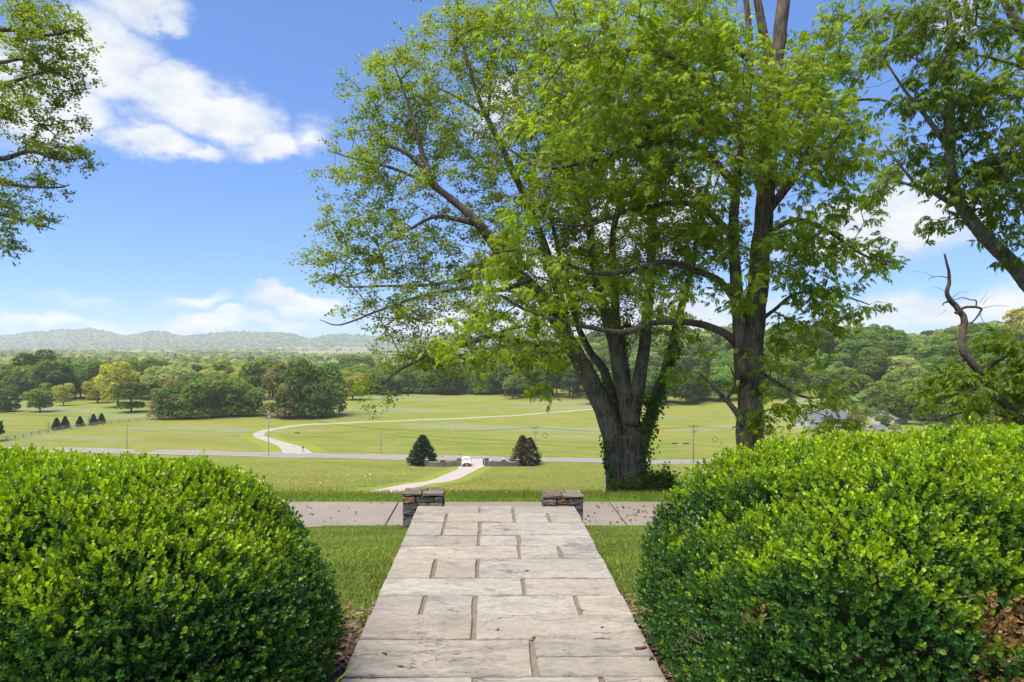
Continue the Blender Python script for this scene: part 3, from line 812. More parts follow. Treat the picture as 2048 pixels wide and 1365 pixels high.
# mown verge beyond the lane, then the long meadow grass of the slope
n = 17000; x = rng.uniform(-7, 9, n); y = 14.78 + rng.random(n) * 1.0
P = np.stack([x, y, gz(x, y) - 0.01], 1)
blades("verge_grass", P, rng.uniform(0.05, 0.10, n), rng.uniform(0.008, 0.014, n), tint(n, (0.10, 0.18, 0.014), (0.20, 0.26, 0.03)), 0.8, M['grass'], label="mown grass verge along the far side of the lane")
n = 40000; y = 15.7 + 45 * rng.random(n) ** 1.6; x = (rng.random(n) - 0.5) * (y * 0.85) + y * 0.03
k = np.abs(x - np.interp(y, [p[1] for p in DRIVE[::-1]], [p[0] for p in DRIVE[::-1]])) > 4.4; x, y = x[k], y[k]; n = len(x)
P = np.stack([x, y, gz(x, y) - 0.02], 1)
c = tint(n, (0.14, 0.205, 0.018), (0.29, 0.285, 0.055)); c[rng.random(n) < .12] = (0.28, 0.24, 0.11)
blades("meadow_grass", P, rng.uniform(0.10, 0.30, n) * np.clip(0.55 + (y - 15.7) * .12, .3, 1), 0.008 + y * 0.0005, c, 0.55, M['grass'], label="long seeding meadow grass on the slope below the lane")
n = 42000; y = 55 + 110 * rng.random(n) ** 1.2; x = (rng.random(n) - 0.5) * (y * 0.95) + y * 0.02
k = np.abs(x - np.interp(y, [p[1] for p in DRIVE[::-1]], [p[0] for p in DRIVE[::-1]])) > 5.0
k &= y < np.interp(x, [p[0] for p in ROAD], [p[1] for p in ROAD]) - 5; x, y = x[k], y[k]; n = len(x)
P = np.stack([x, y, gz(x, y) - 0.03], 1)
pn = 0.5 + 0.5 * np.sin(x * .11 + 1.3 * np.sin(y * .05)) * np.sin(y * .13)
c = tint(n, (0.185, 0.215, 0.028), (0.27, 0.255, 0.055), .08) * (0.85 + .3 * pn)[:, None]
blades("hillside_grass", P, rng.uniform(0.12, 0.28, n), 0.03 + y * 0.0005, c, 0.7, M['grass'], label="rough hay meadow running down to the road")
# ox-eye daisies: little white heads above the meadow on the left
n = 80; q = rng.normal(size=(n, 2)); cx_ = rng.choice([-30, -22, -34], n)
x = cx_ + q[:, 0] * 9; y = rng.choice([124, 112, 100], n) + q[:, 1] * 3; z = gz(x, y) + rng.uniform(.3, .45, n)
T = np.array([[-1, -1, 0], [1, -1, 0], [1, 1, 0], [-1, 1, 0.]])
Vd, fd = stamp(T, [np.array([[0, 1, 2, 3]])], np.stack([x, y, z], 1), frames(rand_unit(n), np.tile([0, -.6, .8], (n, 1))), rng.uniform(.02, .06, n))
tag(np_obj("daisies", Vd, fd, M['white']), "scattered white daisies in the meadow left of the curved drive", "flowers", kind="stuff")
# a thin line of weeds rooted in the joints of the path
for (px_, py_) in ((1067, 1278), (1162, 1221), (993, 1262)):
    p = at(px_, py_, F * EYE / (py_ - VY)); k = 9 if px_ != 993 else 4
    az = rng.random(k) * 6.28
    V, f = stamp(np.array([[0, 0, 0], [.5, .22, .1], [1, 0, 0.02], [.5, -.22, .1]]), [np.array([[0, 1, 2, 3]])], np.tile([0, 0, 0.0], (k, 1)),
                 frames(np.stack([np.cos(az), np.sin(az), rng.uniform(.3, 1.4, k)], 1), np.tile([0, 0, 1.], (k, 1)) + rng.normal(size=(k, 3)) * .2), rng.uniform(.014, .032, k))
    o = np_obj("weed", V, f, M['grass'], None, np.repeat(tint(k, (.09, .16, .02), (.16, .2, .03)), 4, 0)); o.location = (p.x, p.y, -0.002)
    tag(o, {1067: "leafy weed sprouting from the joint between the nearest wide slabs", 1162: "wispy weed in a short joint near the right edge of the path", 993: "tiny green sprig lying on a slab left of centre"}[px_], "weed")

# stray dead leaves lying on the slabs
for (px_, py_, l_, lb) in ((1282, 1299, .035, "curled dark dead leaf near the right edge of the path"), (1053, 1143, .022, "small dark dead leaf on a slab in the middle of the path"), (1204, 1256, .014, "tiny dark speck of leaf on a wide slab"), (769, 1309, .02, "small brown leaf scrap on the nearest left slab"), (801, 1335, .018, "brown leaf scrap at the bottom of the nearest left slab")):
    p = at(px_, py_, F * EYE / (py_ - VY))
    T_ = np.array([[-1, -.25, .05], [0, -.4, .22], [1, -.1, .1], [.9, .2, .3], [0, .35, .12], [-.9, .3, .25]]) * l_
    o = np_obj("dead_leaf", T_, [np.array([[0, 1, 4, 5], [1, 2, 3, 4]])], M['litter'], None, np.tile([.07, .05, .035], (6, 1))); o.location = (p.x, p.y, .003); o.rotation_euler = (0, 0, px_); tag(o, lb, "leaf")
# bark chips and dead leaves beside the path
def litter(name, label, n, xr, yr, size, cols, zf, up=0.35):
    x = rng.uniform(*xr, n); y = rng.uniform(*yr, n); z = zf(x, y) + rng.uniform(.003, .025, n)
    T = np.array([[-1, -.5, 0], [-.2, -.62, .06], [1, -.4, 0], [.9, .4, .05], [0, .6, .10], [-.9, .5, 0]])
    V, f = stamp(T, [np.array([[0, 1, 4, 5], [1, 2, 3, 4]])], np.stack([x, y, z], 1), frames(rand_unit(n) * [1, 1, .25], np.tile([0, 0, 1.], (n, 1)) + rng.normal(size=(n, 3)) * up), rng.uniform(*size, n))
    tag(np_obj(name, V, f, M['litter'], None, np.repeat(tint(n, *cols, .3), 6, 0)), label, "mulch" if 'mulch' in name else "leaves", kind="stuff")
bk = ((0.10, 0.055, 0.035), (0.26, 0.17, 0.12))
zg = lambda x, y: gz(x, y)
litter("bark_mulch", "brown bark mulch between the path and the right hedge", 2600, (PX1 + .005, 1.5), (2.0, 4.6), (.008, .022), bk, zg)
litter("bark_mulch", "brown bark mulch between the path and the left hedge", 2200, (-1.5, PX0 - .005), (2.0, 4.4), (.008, .022), bk, zg)
litter("fallen_leaves", "dry brown leaves strewn over the lane right of the piers", 260, (1.7, 6.5), (12.75, 14.6), (.015, .042), ((.06, .04, .025), (.17, .11, .07)), lambda x, y: x * 0 - 1.79, .15)
litter("fallen_leaves", "a few dry leaves on the lane left of the piers", 40, (-6, -1.6), (12.75, 14.6), (.018, .035), ((.07, .045, .03), (.16, .11, .07)), lambda x, y: x * 0 - 1.79, .15)
litter("soil_edge", "thin crumbly soil edge and thatch along both sides of the path", 2500, (PX0 - .045, PX0 - .0), (4.2, 6.7), (.004, .012), ((.07, .05, .035), (.22, .17, .11)), zg)
litter("soil_edge", "crumbly soil and thatch along the right side of the path", 2500, (PX1, PX1 + .045), (4.2, 6.7), (.004, .012), ((.07, .05, .035), (.22, .17, .11)), zg)

# strap-leaved clump at the lower left corner of the path
lily = empty("strap_leaf_plant", (-0.80, 3.02, -0.05)); tag(lily, "yellow-green strap-leaved plant between the left hedge and the path", "plant")
for i in range(34):
    a = random.uniform(0, 6.28); l = random.uniform(.18, .34); w_ = random.uniform(.005, .009)
    d = Vector((math.cos(a), math.sin(a), 0)); s_ = Vector((-math.sin(a), math.cos(a), 0)); pts = []
    b0 = Vector((random.uniform(-.06, .06), random.uniform(-.12, .12), 0)); droop = random.uniform(.3, .9)
    V = []; 
    for k in range(6):
        t = k / 5; p = b0 + d * (l * (t * .55 + .25 * t * t)) + Vector((0, 0, l * (1.15 * t - droop * t * t)))
        ww = w_ * (1 - t ** 3) + .0006; V += [p - s_ * ww, p + Vector((0, 0, -.002)), p + s_ * ww]
    Vn = np.array([v[:] for v in V]); fq = np.array([[3 * k + j, 3 * k + j + 1, 3 * k + j + 4, 3 * k + j + 3] for k in range(5) for j in (0, 1)])
    np_obj("leaf_blade", Vn, [fq], M['grass'], lily, np.repeat(tint(1, (.16, .2, .02), (.26, .27, .03)), 18, 0))

# ------------------------------------------------------------------ the large trees
def leaf_template_simple():
    """one broad lobed leaf, folded at the midrib"""
    T = np.array([[0, 0, 0], [.42, .40, .08], [1, 0, -.10], [.42, -.40, .08]])
    return T, np.array([[0, 3, 2, 1]]), np.ones(4)
def leaf_template_pinnate(g, pairs=4):
    """drooping compound leaf: pairs of leaflets along an arched stalk"""
    V, Fc = [], []; k = 0
    L = np.array([[0, 0, 0], [.42, .21, .03], [1, 0, -.06], [.42, -.21, .03]])
    for i in range(pairs * 2 + 1):
        if i == pairs * 2: t, s = 1.0, 0
        else: t, s = 0.28 + 0.72 * (i // 2) / pairs, (1 if i % 2 else -1)
        p = np.array([t * .78, 0, 0.16 * t - 0.42 * t * t])
        d = np.array([.50 + .3 * abs(1 - abs(s)), s * .66, -.66 - .30 * t]) + g.normal(size=3) * .10
        Rm = frames(d[None], np.array([[.15, 0, 1.0]]) + g.normal(size=(1, 3)) * .15)[0]
        V.append((L * (.46 * g.uniform(.85, 1.1))) @ Rm.T + p); Fc.append(np.array([[0, 1, 2, 3]]) + 4 * k); k += 1
    return np.vstack(V), np.vstack(Fc)

def crown_points(ells, spacing, g, gap=0.0):
    """twig-end positions spread through a union of ellipsoids given as (px, py, rx_px, ry_px, distance, depth radius in m, density)"""
    out = []
    for (px, py, rx, ry, d, rd, dens) in ells:
        c = np.array(at(px, py, d)[:]); r = np.array([rx / F * d, rd, ry / F * d])
        n = max(7, int(dens * 4.19 * r.prod() / spacing ** 3))
        q = rand_unit(n, g) * (g.random((n, 1)) ** (1 / 2.3)); out.append(c + q * r)
    P = np.vstack(out)
    if gap:
        f = np.sin(P[:, 0] * 1.25 + .8 * np.sin(P[:, 2] * 1.1)) * np.sin(P[:, 1] * .9 + 1.0) + np.sin(P[:, 2] * 1.45 + .7 * np.sin(P[:, 0] * .8)) * np.cos(P[:, 1] * 1.3)
        P = P[f > -1.35 + gap]
    return P

def grow_tree(name, label, base, limbs, ells, bark, leafmat, leaf, seed, spacing=0.8, per=40, size=0.09, cols=None, gap=0.5, reach=0.42, tip=0.006, sides=10, extra=None, category="tree", stuff=True):
    g = np.random.default_rng(seed)
    root = empty(name, base); tag(root, label, category, "large trees near the house")
    B = np.array(root.location)
    pos, par, rad0 = [], [], []
    wood = []        # frustums: p0,p1,r0,r1
    trunk = MB()
    for (pts, r0, r1, *mode) in limbs:
        P = catmull([p[:] for p in pts], 7)
        n = len(P); t = np.linspace(0, 1, n)
        rr = r0 + (r1 - r0) * t ** 0.8
        wob = np.cumsum(g.normal(size=(n, 3)) * 0.022 * (1 - (t[:, None] < .02)), axis=0); wob -= wob[0]; wob -= wob[-1] * t[:, None]; P = P + wob * min(.8, r0 * 1.6)
        if mode and mode[0] == 'root': rr = rr * (1 + 0.16 * np.exp(-t * 16))
        trunk.tube(P - B, rr, sides if r0 > 0.09 else 6, True)
        s0 = len(pos)
        use = not (mode and mode[0] == 'bare')
        for i in range(n):
            if use and (t[i] > (0.35 if mode and mode[0] in ('root',) else 0.12)):
                pos.append(P[i]); par.append(-1); rad0.append(rr[i])
    w = trunk.build("trunk", bark, root, smooth=True)
    C = crown_points(ells, spacing, g, gap)
    pos = np.array(pos); N0 = len(pos)
    d0 = np.min(np.linalg.norm(C[:, None, :] - pos[None, ::2, :], axis=2), axis=1)
    order = np.argsort(d0); C = C[order]
    cap = N0 + len(C) * 8
    A = np.zeros((cap, 3)); A[:N0] = pos; par = np.full(cap, -1); R0 = np.zeros(cap); R0[:N0] = rad0; nn = N0
    ends = []; ctr = C.mean(0)
    for c in C:
        v = A[:nn] - c; dist = np.linalg.norm(v, axis=1)
        cost = dist + 0.55 * np.maximum(v[:, 2], 0) 
        j = int(np.argmin(cost)); p0 = A[j]; L = dist[j]
        k = int(np.clip(round(L / 0.42), 1, 7))
        dirv = c - p0
        bend = g.normal(size=3) * 0.10 * L + np.array([0, 0, 0.10 * L])
        prev = j
        for i in range(1, k + 1):
            t = i / k
            A[nn] = p0 + dirv * t + bend * (4 * t * (1 - t)) * .6 + (g.normal(size=3) * .02 if i < k else 0)
            par[nn] = prev; prev = nn; nn += 1
        ends.append(prev)
    ends = np.array(ends)
    cnt = np.zeros(nn)
    cnt[ends] += 1
    for i in range(nn - 1, N0 - 1, -1): cnt[par[i]] += cnt[i]
    rad = tip * np.maximum(cnt, 1) ** reach
    rad[:N0] = np.minimum(R0[:N0], np.maximum(rad[:N0], tip)) 
    idx = np.arange(N0, nn); p1 = A[idx]; p0 = A[par[idx]]; r1 = rad[idx]; r0 = np.minimum(rad[par[idx]], r1 * 1.6)
    # leaf-bearing twigs at every end
    nt = 4; e = np.repeat(ends, nt); m = len(e)
    outd = unit(A[e] - A[par[e]]) * .6 + unit(A[e] - ctr) * .35 + g.normal(size=(m, 3)) * .75
    outd[:, 2] *= .6; outd = unit(outd); tl = g.uniform(.35, .85, m) * spacing
    q1 = A[e] + outd * tl[:, None] - np.array([0, 0, .10]) * tl[:, None]
    S0 = np.vstack([p0, A[e]]); S1 = np.vstack([p1, q1]); Ra = np.concatenate([r0, np.full(m, tip * .8)]); Rb = np.concatenate([r1, np.full(m, tip * .35)])
    D = unit(S1 - S0); fr = frames(D, np.tile([.31, .22, .92], (len(D), 1)) + 1e-3)
    ang = np.arange(4) * np.pi / 2
    ring = np.cos(ang)[None, :, None] * fr[:, None, :, 1] + np.sin(ang)[None, :, None] * fr[:, None, :, 2]
    Vw = np.concatenate([S0[:, None] + ring * Ra[:, None, None], S1[:, None] + ring * Rb[:, None, None]], 1)
    fq = np.array([[i, (i + 1) % 4, 4 + (i + 1) % 4, 4 + i] for i in range(4)])
    fw = (np.arange(len(S0)) * 8)[:, None, None] + fq[None]
    o = np_obj("branches", (Vw.reshape(-1, 3) - B), [fw.reshape(-1, 4)], bark, root, smooth=True)
    if stuff: o["kind"] = "stuff"
    # leaves
    k = per; e2 = np.repeat(np.arange(m), max(1, k // nt)); n = len(e2)
    t = g.random(n) ** .7
    LP = A[e][e2] + (q1 - A[e])[e2] * t[:, None] + g.normal(size=(n, 3)) * np.array([.13, .13, .09]) * spacing
    ld = unit((q1 - A[e])[e2]) * .5 + g.normal(size=(n, 3)) * .8; ld[:, 2] = ld[:, 2] * .45 - .22
    zh = np.tile([0, 0, 1.], (n, 1)) + g.normal(size=(n, 3)) * .42
    fr = frames(ld, zh); sc = size * g.uniform(.65, 1.25, n)
    ca, cb = np.array(cols[0]), np.array(cols[1])
    clump = np.repeat(g.random(len(ends)), nt)[e2]
    mixv = np.clip(.25 + .55 * (clump - .5) + g.random(n) * .5, 0, 1)[:, None]
    col = (ca * (1 - mixv) + cb * mixv) * (1 + .14 * g.normal(size=(n, 1)))
    Vs, Fs, Cs = [], [], []; off = 0
    temps = [leaf_template_simple()[:2]] if leaf == 'simple' else [leaf_template_pinnate(g, 4), leaf_template_pinnate(g, 3), leaf_template_pinnate(g, 4)]
    var = g.integers(0, len(temps), n)
    for ti, (T, Fc) in enumerate(temps):
        s = var == ti
        V, f = stamp(T, [Fc], LP[s], fr[s], sc[s])
        Vs.append(V); Fs.append(f[0] + off); off += len(V); Cs.append(np.repeat(col[s], len(T), 0))
    cr = np_obj("crown", np.vstack(Vs) - B, [np.vstack(Fs)], leafmat, root, np.clip(np.vstack(Cs), .004, 1))
    if stuff: cr["kind"] = "stuff"
    return root, B

def L(pts, d, r0, r1, *m):
    """limb from photograph points; a point is (px, py) or (px, py, distance)"""
    return ([at(p[0], p[1], p[2] if len(p) > 2 else d) for p in pts], r0, r1, *m)

GA = (0.130, 0.198, 0.014), (0.250, 0.310, 0.024)
GB = (0.165, 0.265, 0.010), (0.320, 0.410, 0.018)
dA = 22.0
zA = gz1(at(1258, 990, dA).x, dA)
limbsA = [
    L([(1238, 1000), (1232, 930), (1218, 860), (1190, 790), (1165, 740), (1145, 700), (1118, 650)], dA, .43, .24, 'root'),
    L([(1278, 1000), (1272, 930), (1264, 860), (1252, 790)], dA - .1, .40, .30, 'root'),
    L([(1118, 652), (1085, 590, 21), (1020, 525, 20.5), (965, 450, 20), (925, 412, 20), (870, 365, 20), (820, 308, 20), (755, 285, 20)], dA, .24, .05),
    L([(1145, 702), (1095, 690, 21), (1050, 690, 20), (990, 672, 19.5), (930, 690, 19), (870, 705, 19), (800, 740, 19), (755, 778, 19)], dA, .15, .03),
    L([(965, 452, 20), (905, 437, 20), (862, 436, 20), (815, 462, 20), (770, 492, 20)], 20, .10, .025),
    L([(1040, 545, 20.5), (985, 548, 20), (935, 556, 20), (860, 570, 20), (780, 572, 20), (690, 575, 20)], 20, .11, .02),
    L([(1060, 560, 20.5), (1000, 580, 20), (930, 577, 20), (850, 590, 19.5), (760, 620, 19.5), (680, 650, 19.5), (640, 640, 19.5)], 20, .09, .012),
    L([(860, 355, 20), (838, 285, 20), (822, 225, 20), (800, 160, 20)], 20, .10, .03),
    L([(905, 400, 20), (850, 365, 20.4), (780, 335, 20.4), (700, 315, 20.4), (655, 300, 20.4)], 20, .08, .015),
    L([(1140, 695, 22), (1110, 560, 23.5), (1060, 420, 24), (1000, 290, 24), (962, 215, 24), (935, 130, 24), (915, 50, 24)], 22, .20, .04),
    L([(975, 235, 24), (905, 190, 24), (850, 165, 24)], 24, .07, .02),
    L([(975, 240, 24), (985, 130, 24), (1000, 40, 24)], 24, .07, .03),
    L([(1240, 905, 22.2), (1222, 800, 22.4), (1205, 745, 22.6), (1175, 700, 23), (1150, 640, 23.5), (1115, 500, 24), (1090, 380, 24)], 22, .22, .06),
    L([(1252, 800), (1238, 740), (1222, 660), (1203, 600), (1190, 540), (1180, 470), (1168, 370), (1150, 250), (1140, 120)], dA - .1, .27, .07),
    L([(1254, 810, 22.4), (1246, 720, 22.6), (1234, 640, 22.8), (1230, 560, 23), (1226, 480, 23), (1245, 380, 23), (1258, 240, 23), (1265, 100, 23)], 22.4, .22, .06),
    L([(1262, 850), (1278, 770), (1290, 700), (1296, 630), (1302, 550), (1306, 450), (1318, 330), (1325, 180), (1330, 60)], dA - .2, .26, .07),
    L([(1275, 925, 21.9), (1295, 850, 21.8), (1318, 780, 21.8), (1340, 715, 21.8), (1358, 640, 21.8), (1380, 560, 21.8), (1400, 450, 21.8), (1425, 330, 21.8)], 21.9, .25, .05),
    L([(1190, 530), (1165, 420, 21), (1110, 330, 20.5), (1080, 220, 20)], 21.5, .10, .03),
    L([(1262, 985, 21.7), (1262, 930, 21.7), (1258, 870, 21.7)], 21.7, .30, .22, 'bare'),
]
ellA = [(725, 330, 85, 75, 20, 3, 1), (770, 240, 70, 70, 20.5, 3, 1), (820, 150, 85, 75, 21, 3, 1.0), (930, 90, 110, 95, 23, 3.2, 1), (1050, 100, 120, 110, 24, 3, .9), (900, 260, 120, 100, 22, 3.2, .75),
        (710, 430, 70, 60, 20, 2.5, .8), (720, 530, 90, 60, 20, 3, 1.2), (800, 490, 90, 60, 20, 3, .9), (740, 610, 75, 45, 19.5, 2.5, .8), (850, 610, 120, 70, 19.5, 3, .8), (880, 410, 110, 70, 21, 3, .8), (960, 520, 130, 90, 21, 3.2, 1.0), (1050, 400, 140, 120, 22.5, 3.5, .8),
        (1080, 250, 140, 120, 23, 3.5, .8), (1200, 350, 150, 160, 23, 4, .7), (1200, 130, 150, 120, 23, 4, .7), (1150, 560, 110, 100, 22, 3, 1.1), (1280, 500, 110, 110, 22, 3, 1.0), (1370, 480, 110, 110, 22, 3, 1.0), (1200, 470, 120, 90, 22, 2.5, .8), (1240, 640, 90, 50, 22.5, 1.6, .7),
        (800, 700, 95, 45, 19, 2, .9), (740, 780, 45, 45, 19, 1.2, 1.0), (900, 720, 90, 45, 19, 2, 1.1), (1000, 660, 90, 60, 19.5, 2.2, 1.2), (1060, 710, 80, 50, 20, 2, 1.3), (1110, 680, 60, 50, 20.5, 1.6, 1.0), (1340, 640, 70, 50, 21.5, 2, .8), (1400, 250, 130, 130, 23, 3, .6)]
treeA, BA = grow_tree("maple_tree", "multi-stemmed tree with ivy on its trunk, standing beyond the lane right of the path", (at(1257, 995, dA).x, dA, zA - 0.1), limbsA, ellA, M['barkA'], M['leafA'], 'simple', 21, spacing=0.66, per=64, size=0.092, cols=GA, gap=.55)

dB = 18.5
zB = gz1(at(1505, 900, dB).x, dB)
limbsB = [
    ([Vector((at(1503, 900, dB).x, dB, zB - .15)), at(1502, 880, dB), at(1500, 800, dB), at(1506, 700, dB), at(1516, 600, dB), at(1526, 500, dB), at(1532, 400, dB), at(1543, 280, dB), at(1553, 170, dB), at(1566, 60, dB), at(1580, -80, dB), at(1590, -220, dB)], .38, .14, 'root'),
    L([(1484, 760), (1478, 640), (1472, 540), (1468, 460), (1475, 360), (1490, 260), (1500, 120), (1490, -20)], dB - .1, .20, .07),
    L([(1548, 210), (1535, 110), (1515, 20), (1500, -90)], dB, .17, .08),
    L([(1482, 700), (1455, 672), (1410, 652), (1360, 645, 18), (1300, 650, 17.5), (1240, 664, 17), (1170, 655, 16.6), (1110, 640, 16.3), (1050, 620, 16), (1000, 590, 15.8)], dB, .13, .03),
    L([(1478, 610), (1440, 562), (1390, 540), (1330, 522, 17.8), (1270, 538, 17.2), (1190, 545, 16.8), (1120, 520, 16.5), (1050, 500, 16.2), (990, 505, 16)], dB, .12, .025),
    L([(1470, 480), (1420, 430), (1370, 408), (1310, 412, 17.6), (1250, 425, 17), (1180, 450, 16.6), (1110, 450, 16.3)], dB, .12, .025),
    L([(1480, 380), (1420, 315), (1360, 285, 17.6), (1280, 290, 17), (1190, 320, 16.6), (1090, 335, 16.3), (1020, 300, 16)], dB, .13, .03),
    L([(1495, 250), (1420, 170), (1330, 110, 17.5), (1230, 100, 17), (1130, 120, 16.5)], dB, .13, .03),
    L([(1505, 120), (1400, 40), (1320, 0, 18), (1270, -30, 18), (1200, -60, 18)], dB, .13, .05),
    L([(1488, 850), (1475, 828), (1452, 800), (1428, 775), (1400, 748)], dB - .2, .11, .03),
    L([(1452, 800, 18.3), (1470, 770, 18), (1462, 735, 17.8)], 18, .05, .02),
    L([(1528, 430), (1570, 380), (1600, 330), (1625, 285), (1660, 240), (1700, 180), (1730, 140)], dB, .14, .03),
    L([(1530, 470), (1590, 440), (1650, 460, 18), (1710, 500, 17.6), (1760, 525, 17.4), (1790, 535, 17.3)], dB, .09, .015),
    L([(1522, 640), (1550, 620), (1590, 590), (1650, 585), (1710, 600), (1740, 610)], dB, .07, .012),
    L([(1512, 740), (1560, 770), (1610, 795, 18), (1660, 790, 17.6), (1700, 770, 17.4)], dB, .06, .012),
    L([(1540, 300), (1600, 230), (1640, 130), (1670, 40)], dB, .12, .04),
    L([(1640, 250), (1700, 205, 18.5), (1760, 200, 18), (1800, 215, 17.6)], dB, .06, .02),
]
ellB = [(1130, 300, 110, 80, 16.3, 1.8, .9), (1230, 240, 120, 90, 16.6, 2.0, 1), (1350, 250, 120, 90, 17, 2.4, 1), (1180, 120, 140, 90, 17, 2.4, 1), (1330, 100, 130, 90, 17.5, 2.6, .9), (1060, 60, 90, 60, 17.2, 2, .7), (1440, 180, 110, 100, 17, 2.6, .9), (1420, 50, 120, 80, 18, 2.6, .8),
        (1100, 420, 90, 50, 16.3, 1.6, .8), (1230, 390, 110, 60, 16.8, 1.8, .8), (1350, 370, 120, 70, 17, 2, .8), (1460, 320, 100, 90, 17, 2.2, .9), (1560, 300, 110, 110, 18, 2.6, .8), (1620, 200, 100, 100, 18.5, 2.4, .7), (1650, 80, 100, 90, 18.5, 2.4, .6), (1690, 330, 75, 90, 17.5, 2, .8),
        (1040, 480, 60, 45, 16, 1.3, .9), (990, 530, 50, 40, 16, 1.2, 1), (1010, 600, 70, 35, 15.9, 1.3, 1.1), (1080, 640, 70, 35, 16.2, 1.3, .9), (1100, 540, 70, 40, 16.4, 1.3, .7), (1220, 560, 80, 50, 17, 1.6, .6), (1330, 580, 80, 55, 17.3, 1.6, .6), (1080, 740, 60, 40, 16.6, 1.2, 1.1), (960, 640, 55, 40, 15.9, 1.1, 1.2), (920, 690, 45, 35, 16, 1, 1.0), (1010, 700, 60, 40, 16, 1.1, 1.1), (1130, 600, 70, 45, 16.4, 1.2, .9),
        (1440, 480, 80, 60, 17.6, 1.8, .9), (1490, 560, 75, 65, 17.4, 1.4, 1.0), (1520, 450, 60, 60, 17.5, 1.2, .9), (1590, 470, 80, 60, 18, 2, .9), (1700, 500, 75, 36, 17.6, 1.2, 1.2), (1760, 525, 40, 20, 17.4, .7, 1.2), (1660, 590, 90, 50, 18, 1.5, 1.0), (1610, 660, 70, 50, 18.2, 1.5, .9), (1620, 540, 80, 40, 18, 1.4, .9), (1660, 430, 70, 45, 18, 1.3, .9),
        (1400, 760, 75, 40, 18, 1.2, .9), (1450, 720, 60, 40, 17.8, 1.2, .8), (1390, 690, 60, 40, 18, 1.2, .6), (1530, 790, 45, 55, 17.8, 1, .9), (1600, 800, 70, 35, 17.8, 1.2, .8), (1680, 780, 55, 30, 17.6, 1, .8), (1560, 720, 60, 40, 17.8, 1.2, .6), (1650, 840, 60, 18, 17.6, .8, .7), (1500, 850, 30, 25, 17.9, .6, .8)]
treeB, BB = grow_tree("ash_tree", "tall dark-trunked tree with bright drooping compound leaves behind the right hedge", (at(1503, 900, dB).x, dB, zB - .1), limbsB, ellB, M['barkB'], M['leafB'], 'pinnate', 22, spacing=0.56, per=16, size=0.215, cols=GB, gap=.55)

dC = 13.0
zC = gz1(at(2360, 700, dC).x, dC)
cbase = at(2380, 900, dC); cbase.z = zC - .1
limbsC = [
    ([cbase, at(2375, 820, dC), at(2360, 650, dC), at(2340, 450, dC), at(2320, 200, dC), at(2310, 0, dC), at(2290, -200, dC)], .34, .16, 'root'),
    L([(2370, 760), (2230, 720), (2120, 640), (2060, 585), (2020, 530), (1975, 490), (1930, 440), (1905, 395), (1895, 330), (1892, 250), (1890, 170), (1895, 80), (1890, -10), (1880, -100)], dC, .20, .04),
    L([(1905, 410), (1870, 388), (1830, 375), (1800, 368), (1768, 388)], dC, .06, .012),
    L([(1840, 378), (1812, 345), (1790, 318), (1770, 290)], dC, .04, .01),
    L([(1893, 290), (1850, 230), (1810, 180), (1770, 120)], dC, .06, .015),
    L([(1892, 240), (1940, 160), (1990, 100)], dC, .05, .015),
    L([(2330, 350), (2220, 240, 12.6), (2110, 130, 12.4), (2045, 60, 12.4), (2010, 0, 12.4), (1985, -70, 12.4)], dC, .15, .06),
    L([(2040, 62, 12.4), (1990, 42, 12.4), (1940, 30, 12.4)], 12.4, .05, .012),
    L([(2335, 430), (2200, 330), (2100, 180), (2048, 140), (1990, 120), (1950, 110)], dC, .08, .015),
    L([(2100, 620), (2080, 500, 12.5), (2040, 400, 12.2), (2000, 320, 12)], dC, .07, .02),
]
ellC = [(1880, 60, 95, 75, 13, 1.5, 1.30), (1800, 60, 60, 60, 13, 1, 1.01), (1880, 190, 90, 60, 12.8, 1.4, 1.45), (1960, 220, 70, 60, 12.6, 1.2, 1.16), (1990, 300, 70, 60, 12.3, 1.2, 1.45), (2040, 380, 60, 70, 12.2, 1.2, 1.45), (1860, 300, 70, 50, 13, 1.2, 1.16), (1810, 360, 55, 35, 13, .9, 1.16), (1900, 370, 60, 40, 12.9, 1, 1.16),
        (1930, 430, 60, 28, 12.9, .9, 1.16), (2020, 470, 60, 45, 12.6, 1, 1.16), (2100, 300, 90, 120, 12.5, 1.5, 1.16), (2150, 100, 120, 120, 12.8, 1.8, 1.01), (1980, 60, 60, 50, 12.4, 1, 0.87), (1760, 140, 35, 40, 13, .8, 0.87), (2250, 300, 100, 160, 13, 1.6, 0.72)]
grow_tree("ash_tree", "leafy tree reaching in from the right edge above the dead snag", (cbase.x, cbase.y, zC - .1), limbsC, ellC, M['barkC'], M['leafB'], 'pinnate', 23, spacing=0.44, per=14, size=0.195, cols=((0.105, 0.185, 0.010), (0.195, 0.270, 0.018)), gap=.4)

